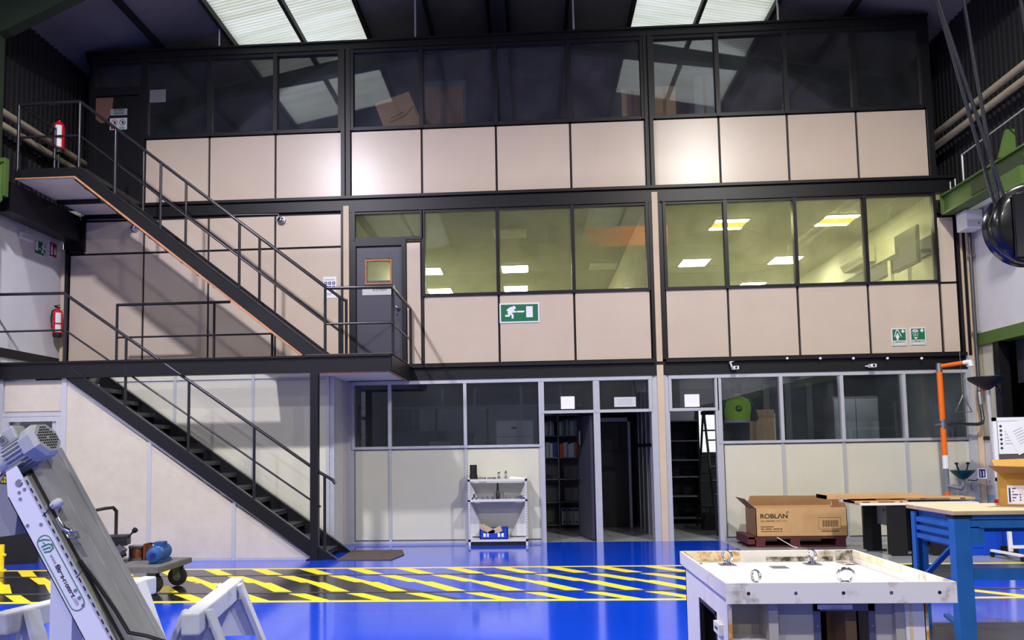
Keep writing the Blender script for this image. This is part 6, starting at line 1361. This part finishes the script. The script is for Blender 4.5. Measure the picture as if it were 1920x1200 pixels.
m.build('cooling_fin', 'motor_blue', t); B('terminal_box', 'motor_blue', t, (-4.54, -4.44, -4.42, -4.3, 0.5, 0.56)); B('cradle', 'motor_blue', t, (-4.53, -4.43, -4.56, -4.2, 0.32, 0.36))
t = thing('engine_part', (-5.08, -4.45, 0.32), 'black gearbox with lever and two boxes on the trolley', 'machine part')
m = MB(); m.obox((-5.08, -4.48, 0.43), (0.15, 0.03, 0.05), (-0.02, 0.12, 0), (-0.035, 0, 0.09)); gc_ = m.build('gear_case', 'black', t, bevel=0.01); m = MB(); m.obox((-5.02, -4.36, 0.58), (0.12, 0.03, 0.0), (-0.03, 0.11, 0), (0, 0, 0.06)); m.build('cover_box', 'black', t, bevel=0.008)
lv_ = MB().tube([(-4.92, -4.36, 0.58), (-4.84, -4.34, 0.68)], 0.011, 8).build('lever', 'black', t); MB().lathe((-4.85, -4.345, 0.665), (0.6, 0.1, 0.6), [(0.012, 0), (0.032, 0.03), (0.032, 0.06), (0.015, 0.07)], 12).build('knob', 'black', lv_, smooth=True)
m = MB(); m.obox((-4.98, -4.5, 0.43), (0.06, 0.0, 0.09), (0, 0.07, 0), (-0.06, 0, 0.04)); m.build('side_plate', 'rail_metal', t); B('foot_plate', 'black', t, (-5.24, -4.96, -4.58, -4.3, 0.32, 0.335)); MB().lathe((-5.1, -4.6, 0.43), (-0.1, -1, 0.1), [(0.055, 0), (0.055, 0.02)], 12).build('end_cap', 'rubber', gc_)
for dx_ in (-0.06, 0.04): MB().lathe((-5.1 + dx_, -4.615, 0.4), (-0.1, -1, 0.1), [(0.014, 0), (0.012, 0.01)], 10).build('cap_screw', 'steel', gc_)
t = thing('coil_unit', (-4.84, -4.15, 0.32), 'rusty coil in a steel frame beside the blue motor', 'machine part')
MB().lathe((-4.85, -4.2, 0.34), ZU, [(0.06, 0), (0.065, 0.01), (0.065, 0.12), (0.06, 0.13)], 18).build('coil', 'copper', t, smooth=True); B('top_plate', 'rail_metal', t, (-4.93, -4.77, -4.28, -4.12, 0.47, 0.495)); B('bottom_plate', 'rail_metal', t, (-4.93, -4.77, -4.28, -4.12, 0.32, 0.345)); B('side_bar', 'copper', t, (-4.76, -4.74, -4.25, -4.12, 0.32, 0.52)); B('side_bar', 'steel', t, (-4.94, -4.92, -4.25, -4.15, 0.32, 0.5)); m = MB(); m.box(-4.73, -4.63, -4.14, -4.12, 0.5, 0.52).box(-4.65, -4.63, -4.14, -4.12, 0.32, 0.52).box(-4.73, -4.71, -4.14, -4.12, 0.32, 0.52); m.build('side_loop', 'copper', t)

# ---------------------------------------------------------------- white timber trestles
def trestle(n0, f0, ztop, label, w=0.1, h=0.12):
    n0 = Vector((n0[0], n0[1], 0)); f0 = Vector((f0[0], f0[1], 0)); dv = (f0 - n0).normalized(); sd = Vector((dv.y, -dv.x, 0))
    t = thing('trestle', (n0 + f0) / 2, label, 'trestle', 'white timber trestles')
    zc = ztop - h / 2
    MB().bar(n0 + Vector((0, 0, zc)), f0 + Vector((0, 0, zc)), w, h).build('top_beam', 'trestle', t, bevel=0.012)
    L = (f0 - n0).length
    for s_ in (0.16, L - 0.2):
        c = n0 + dv * s_
        for q in (-1, 1):
            p0 = c + sd * q * (w / 2 + 0.012) + Vector((0, 0, ztop - 0.015)); p1 = c + sd * q * 0.34 + dv * (-0.04 if s_ < 0.5 else 0.04); MB().bar(p0, p1, 0.09, 0.03, up=tuple(sd)).build('leg', 'trestle', t)
        m = MB(); a0 = c + dv * 0.05; m.prism([a0 + sd * 0.09 + Vector((0, 0, ztop - h)), a0 - sd * 0.09 + Vector((0, 0, ztop - h)), a0 - sd * 0.19 + Vector((0, 0, ztop - 0.36)), a0 + sd * 0.19 + Vector((0, 0, ztop - 0.36))], dv * 0.02); m.build('gusset', 'trestle', t)
    for q in (-1, 1): MB().bar(n0 + dv * 0.2 + sd * q * 0.24 + Vector((0, 0, 0.24)), n0 + dv * (L - 0.25) + sd * q * 0.24 + Vector((0, 0, 0.24)), 0.025, 0.08).build('stretcher', 'trestle', t)
    return t
a = at(357, 1150, Z=0.74); b = at(443, 1083, Z=0.74)
trestle((a.x, a.y), (b.x, b.y), 0.74, 'white timber trestle right of the conveyor')
a = at(8, 1150, Z=0.74); b = at(283, 1080, Z=0.74)
trestle((a.x - 0.03, a.y), (b.x, b.y), 0.74, 'white timber trestle behind the conveyor at left')

# ---------------------------------------------------------------- magnetic conveyor
t = thing('conveyor', (-1.9, -9.8, 0), 'white and stainless inclined conveyor with grey motor at left edge', 'conveyor')
YP = -10.0; YB_ = -9.655
P0 = at(40, 890, Y=YP); P1 = at(206, 1198, Y=YP)
A = (P1 - P0).normalized(); N = Vector((-A.z, 0, A.x));
if N.x < 0: N = -N
L = (P0.z - 0.03) / -A.z
def C(s, n, y): return Vector((P0.x, y, P0.z)) + A * s + N * n
def cbox(name, mt, s0, s1, n0, n1, y0, y1, bevel=0.0):
    return MB().obox(C((s0 + s1) / 2, (n0 + n1) / 2, (y0 + y1) / 2), A * (s1 - s0) / 2, (0, (y1 - y0) / 2, 0), N * (n1 - n0) / 2).build(name, mt, t, bevel=bevel)
m = MB(); m.prism([C(-0.05, 0.0, YP), C(L, 0.0, YP), C(L, -0.11, YP), C(0.06, -0.11, YP), C(-0.05, -0.06, YP)], (0, 0.006, 0)); SPL = m.build('side_plate', 'conv_white', t)
m = MB(); m.prism([C(-0.02, 0.03, YB_), C(L, 0.03, YB_), C(L, -0.11, YB_), C(0.06, -0.11, YB_)], (0, 0.006, 0)); m.build('side_plate', 'conv_white', t)
cbox('slotted_angle', 'motor_grey', 0.02, L - 0.02, 0.0, 0.022, YP - 0.004, YP + 0.002); cbox('angle_flange', 'steel', 0.02, L - 0.02, 0.02, 0.024, YP, YP + 0.03)
m = MB(); s_ = 0.05
while s_ < L - 0.05: m.obox(C(s_, 0.011, YP - 0.005), A * 0.012, (0, 0.001, 0), N * 0.003); s_ += 0.045
m.build('slot', 'black', t)
cbox('channel_floor', 'rubber', 0.0, L, 0.004, 0.008, YP + 0.03, YB_)
cbox('cover', 'stainless', -0.1, L, 0.008, 0.045, YP + 0.09, YB_ - 0.04); cbox('cover_lip', 'stainless', -0.12, L, 0.0, 0.055, YB_ - 0.036, YB_)
cbox('cover_ridge', 'stainless', -0.1, L, 0.045, 0.049, YP + 0.18, YP + 0.2); cbox('bottom_cover', 'stainless', 0.06, L, -0.11, -0.105, YP, YB_)
cbox('end_plate', 'chute_grey', -0.06, -0.05, -0.06, 0.03, YP, YB_)
for k, (s_, n_) in enumerate(((0.03, -0.03), (0.07, -0.05), (0.07, -0.02), (0.1, -0.06), (0.23, -0.09), (0.26, -0.03), (0.62, -0.035), (0.66, -0.035), (0.7, -0.035))): MB().lathe(C(s_, n_, YP), (0, -1, 0), [(0.009 if k else 0.02, 0), (0.007 if k else 0.016, 0.005)], 12).build('bolt', 'steel', SPL, smooth=True)
# round-cornered logo outline and lettering, running down the plate
UPV = -N  # letters lean along the plate
o0 = C(0.31, -0.092, YP - 0.0008)
pl = []; r_ = 0.036; Ls = 0.4
for k in range(13): q = math.pi / 2 + math.pi * k / 12; pl.append((r_ + r_ * math.cos(q), r_ + r_ * math.sin(q)))
for k in range(13): q = -math.pi / 2 + math.pi * k / 12; pl.append((Ls - r_ + r_ * math.cos(q), r_ + r_ * math.sin(q)))
pl.append(pl[0])
flat('logo_outline', 'logo_green', SPL, strokes(pl, 0.0035), o0, A, N)
flat('logo_mark', 'logo_green', SPL, strokes([(0.012, 0.012), (0.02, 0.04), (0.036, 0.062)], 0.006) + strokes([(0.03, 0.03), (0.04, 0.032)], 0.005) + strokes([(0.045, 0.014), (0.05, 0.05), (0.06, 0.06)], 0.006) + strokes([(0.06, 0.014), (0.068, 0.05)], 0.006) + strokes([(0.074, 0.014), (0.085, 0.04), (0.078, 0.06), (0.058, 0.064)], 0.006), o0, A, N)
txt('lettering', 'www.', 'binder_grey', o0 + A * 0.1 + N * 0.026, A, N, 0.055, SPL, height=0.014); txt('lettering', 'filtres-monnet', 'ink', o0 + A * 0.158 + N * 0.024, A, N, 0.175, SPL, height=0.026, bold=True); txt('lettering', '.com', 'binder_grey', o0 + A * 0.336 + N * 0.026, A, N, 0.04, SPL, height=0.016)
# motor at the head
mc = C(-0.02, -0.02, YP + 0.14); md = (at(107, 828, Y=-9.95) - at(38, 876, Y=-9.9)); md = Vector((md.x, -0.03, md.z)).normalized()
mu = md.cross(Vector((0, 1, 0))).normalized(); mw = md.cross(mu)
def octa(c, r): return [c + (mu * math.cos(2 * math.pi * (k + 0.5) / 8) + mw * math.sin(2 * math.pi * (k + 0.5) / 8)) * r for k in range(8)]
m0 = at(27, 861, Y=-9.9)
MB().lathe(m0 - md * 0.06, md, [(0.06, 0), (0.06, 0.07), (0.075, 0.08)], 18).build('gear_flange', 'motor_grey', t, smooth=True)
MB().lathe(m0, md, [(0.07, 0), (0.07, 0.13)], 20).build('motor_body', 'motor_grey', t, smooth=True)
m = MB()
for k in range(24):
    q = 2 * math.pi * k / 24; rr = mu * math.cos(q) + mw * math.sin(q); m.obox(m0 + md * 0.065 + rr * 0.076, md * 0.06, rr * 0.01, md.cross(rr) * 0.0035)
m.build('cooling_fin', 'motor_grey', t)
m = MB(); m.loft([octa(m0 + md * 0.12, 0.09), octa(m0 + md * 0.19, 0.094), octa(m0 + md * 0.215, 0.08)]); fc_ = m.build('fan_cover', 'motor_grey', t)
m = MB()
for i in range(-4, 5):
    for j in range(-4, 5):
        if i * i + j * j <= 17 and (i or j): m.obox(m0 + md * 0.2155 + mu * i * 0.0145 + mw * j * 0.0145, mu * 0.0045, mw * 0.0045, md * 0.0012)
m.build('grille_hole', 'black', fc_)
bj = m0 + md * 0.05 + Vector((-0.05, 0, 0.085)); MB().obox(bj, md * 0.055, (0, 0.05, 0), md.cross(Vector((0, 1, 0))) * 0.04).build('junction_box', 'motor_grey', t, bevel=0.012)
MB().tube([bj + Vector((-0.02, -0.06, 0.0)), bj + Vector((-0.07, -0.09, 0.03)), bj + Vector((-0.12, -0.09, 0.0)), bj + Vector((-0.13, -0.08, -0.08)), bj + Vector((-0.1, -0.06, -0.14))], 0.012, 10).build('motor_cable', 'binder_white', t, smooth=True); MB().torus(bj + Vector((-0.01, -0.06, -0.02)), (0, 1, 0), 0.016, 0.006, 14, 6).build('cable_gland', 'steel', t, smooth=True)
# discharge chute with warning stickers
cp = [at(u, v, Y=-9.93) for u, v in ((-25, 872), (24, 866), (64, 975), (60, 984), (33, 962), (28, 1003), (-25, 1010))]
m = MB(); m.prism(cp, (0, 0.28, 0)); ch_ = m.build('discharge_chute', 'chute_grey', t)
tri = [at(u, v, Y=-9.935) for u, v in ((9, 889), (18.5, 906.5), (-1, 906.5))]; m = MB(); m.prism(tri, (0, 0.003, 0)); m.build('warning_border', 'black', ch_)
tri = [at(u, v, Y=-9.938) for u, v in ((9, 892.5), (15.5, 905), (2, 905))]; m = MB(); m.prism(tri, (0, 0.003, 0)); m.build('warning_triangle', 'warn_yellow', ch_)
c_ = at(8.8, 902, Y=-9.94); flat('magnet_symbol', 'black', ch_, strokes([(-0.007, -0.004), (-0.007, 0.008), (0, 0.013), (0.007, 0.008), (0.007, -0.004)], 0.003), c_, XR, ZU)
c_ = at(-2, 885, Y=-9.935); flat('prohibition_ring', 'sign_red', ch_, strokes([(0.016 * math.cos(2 * math.pi * k / 16), 0.016 * math.sin(2 * math.pi * k / 16)) for k in range(17)], 0.005), c_, XR, ZU); flat('prohibition_ground', 'white', ch_, [disc(0, 0, 0.015)], c_, XR, ZU, depth=0.0005, thick=0.0004)
c_ = at(21.5, 915, Y=-9.935); flat('round_sticker', 'warn_yellow', ch_, [disc(0, 0, 0.011)], c_, XR, ZU); flat('sticker_print', 'black', ch_, strokes([(-0.006, -0.006), (-0.008, 0.0), (-0.006, 0.006)], 0.003) + strokes([(0.006, -0.006), (0.008, 0), (0.006, 0.006)], 0.003), c_, XR, ZU, depth=0.002)
# latch, sensor in plastic bag, cable ties, cable
sp = C(0.2, 0.07, YP + 0.05); MB().lathe(sp - N * 0.04, N, [(0.018, 0), (0.024, 0.02), (0.022, 0.045), (0.008, 0.06)], 12).build('bagged_sensor', 'binder_white', t, smooth=True)
lp = C(0.33, 0.045, YP + 0.02); MB().tube([lp - A * 0.06, lp, lp + A * 0.03 + N * 0.02], 0.013, 10).build('latch_body', 'chrome', t, smooth=True); MB().tube([lp + A * 0.02, lp + A * 0.05 + N * 0.05, lp + A * 0.075 + N * 0.045, lp + A * 0.05 + N * 0.0, lp + A * 0.02], 0.005, 8).build('latch_ring', 'chrome', t, smooth=True)
MB().tube([C(0.5, 0.03, YP + 0.04), C(0.62, 0.035, YP + 0.06), C(0.8, 0.05, YP + 0.07), C(0.92, 0.06, YP + 0.06), C(0.98, 0.13, YP + 0.06), C(1.05, 0.2, YP + 0.05), C(L - 0.02, 0.1, YP + 0.05)], 0.009, 8).build('signal_cable', 'black', t, smooth=True)
for s_ in (0.22, 0.56): MB().tube([C(s_ + 0.01, 0.0, YP - 0.006), C(s_ - 0.01, 0.07, YP - 0.006)], 0.002, 6).build('cable_tie', 'black', t)
# stand
pa = at(110, 1000, Y=-9.75); pb = at(160, 1000, Y=-9.75)
B('stand_post', 'conv_white', t, (pa.x - 0.005, pa.x + 0.11, -9.8, -9.7, 0.0, 1.08)); B('stand_cap', 'conv_white', t, (pa.x - 0.02, pa.x + 0.13, -9.82, -9.68, 0.6, 0.62)); B('stand_foot', 'conv_white', t, (pa.x - 0.12, pa.x + 0.22, -9.95, -9.6, 0, 0.02))
# yellow guard post at the left edge
p = at(2, 1070, Z=0); t = thing('guard_post', (p.x - 0.06, p.y, 0), 'yellow guard post at the left edge beside the striped track', 'post'); MB().tube([(p.x - 0.04, p.y, 0), (p.x - 0.04, p.y, 0.36)], 0.07, 14).build('post', 'paint_yellow', t, smooth=True); MB().tube([(p.x - 0.04, p.y, 0.22), (p.x + 0.06, p.y, 0.22)], 0.02, 8).build('peg', 'paint_yellow', t, smooth=True); MB().lathe((p.x - 0.04, p.y, 0), ZU, [(0.1, 0), (0.1, 0.012)], 14).build('foot_plate', 'paint_yellow', t)
# dark steel plates leaning on the wall under the landing
m = MB(); m.prism([(-8.24, -2.35, 0.0), (-7.5, -2.1, 0.0), (-7.52, -1.97, 1.25), (-8.24, -2.0, 1.25)], (0.0, 0.02, 0)); o = m.build('steel_plate', 'frame'); tag(o, 'dark steel plate leaning on the wall behind the conveyor', 'plate')
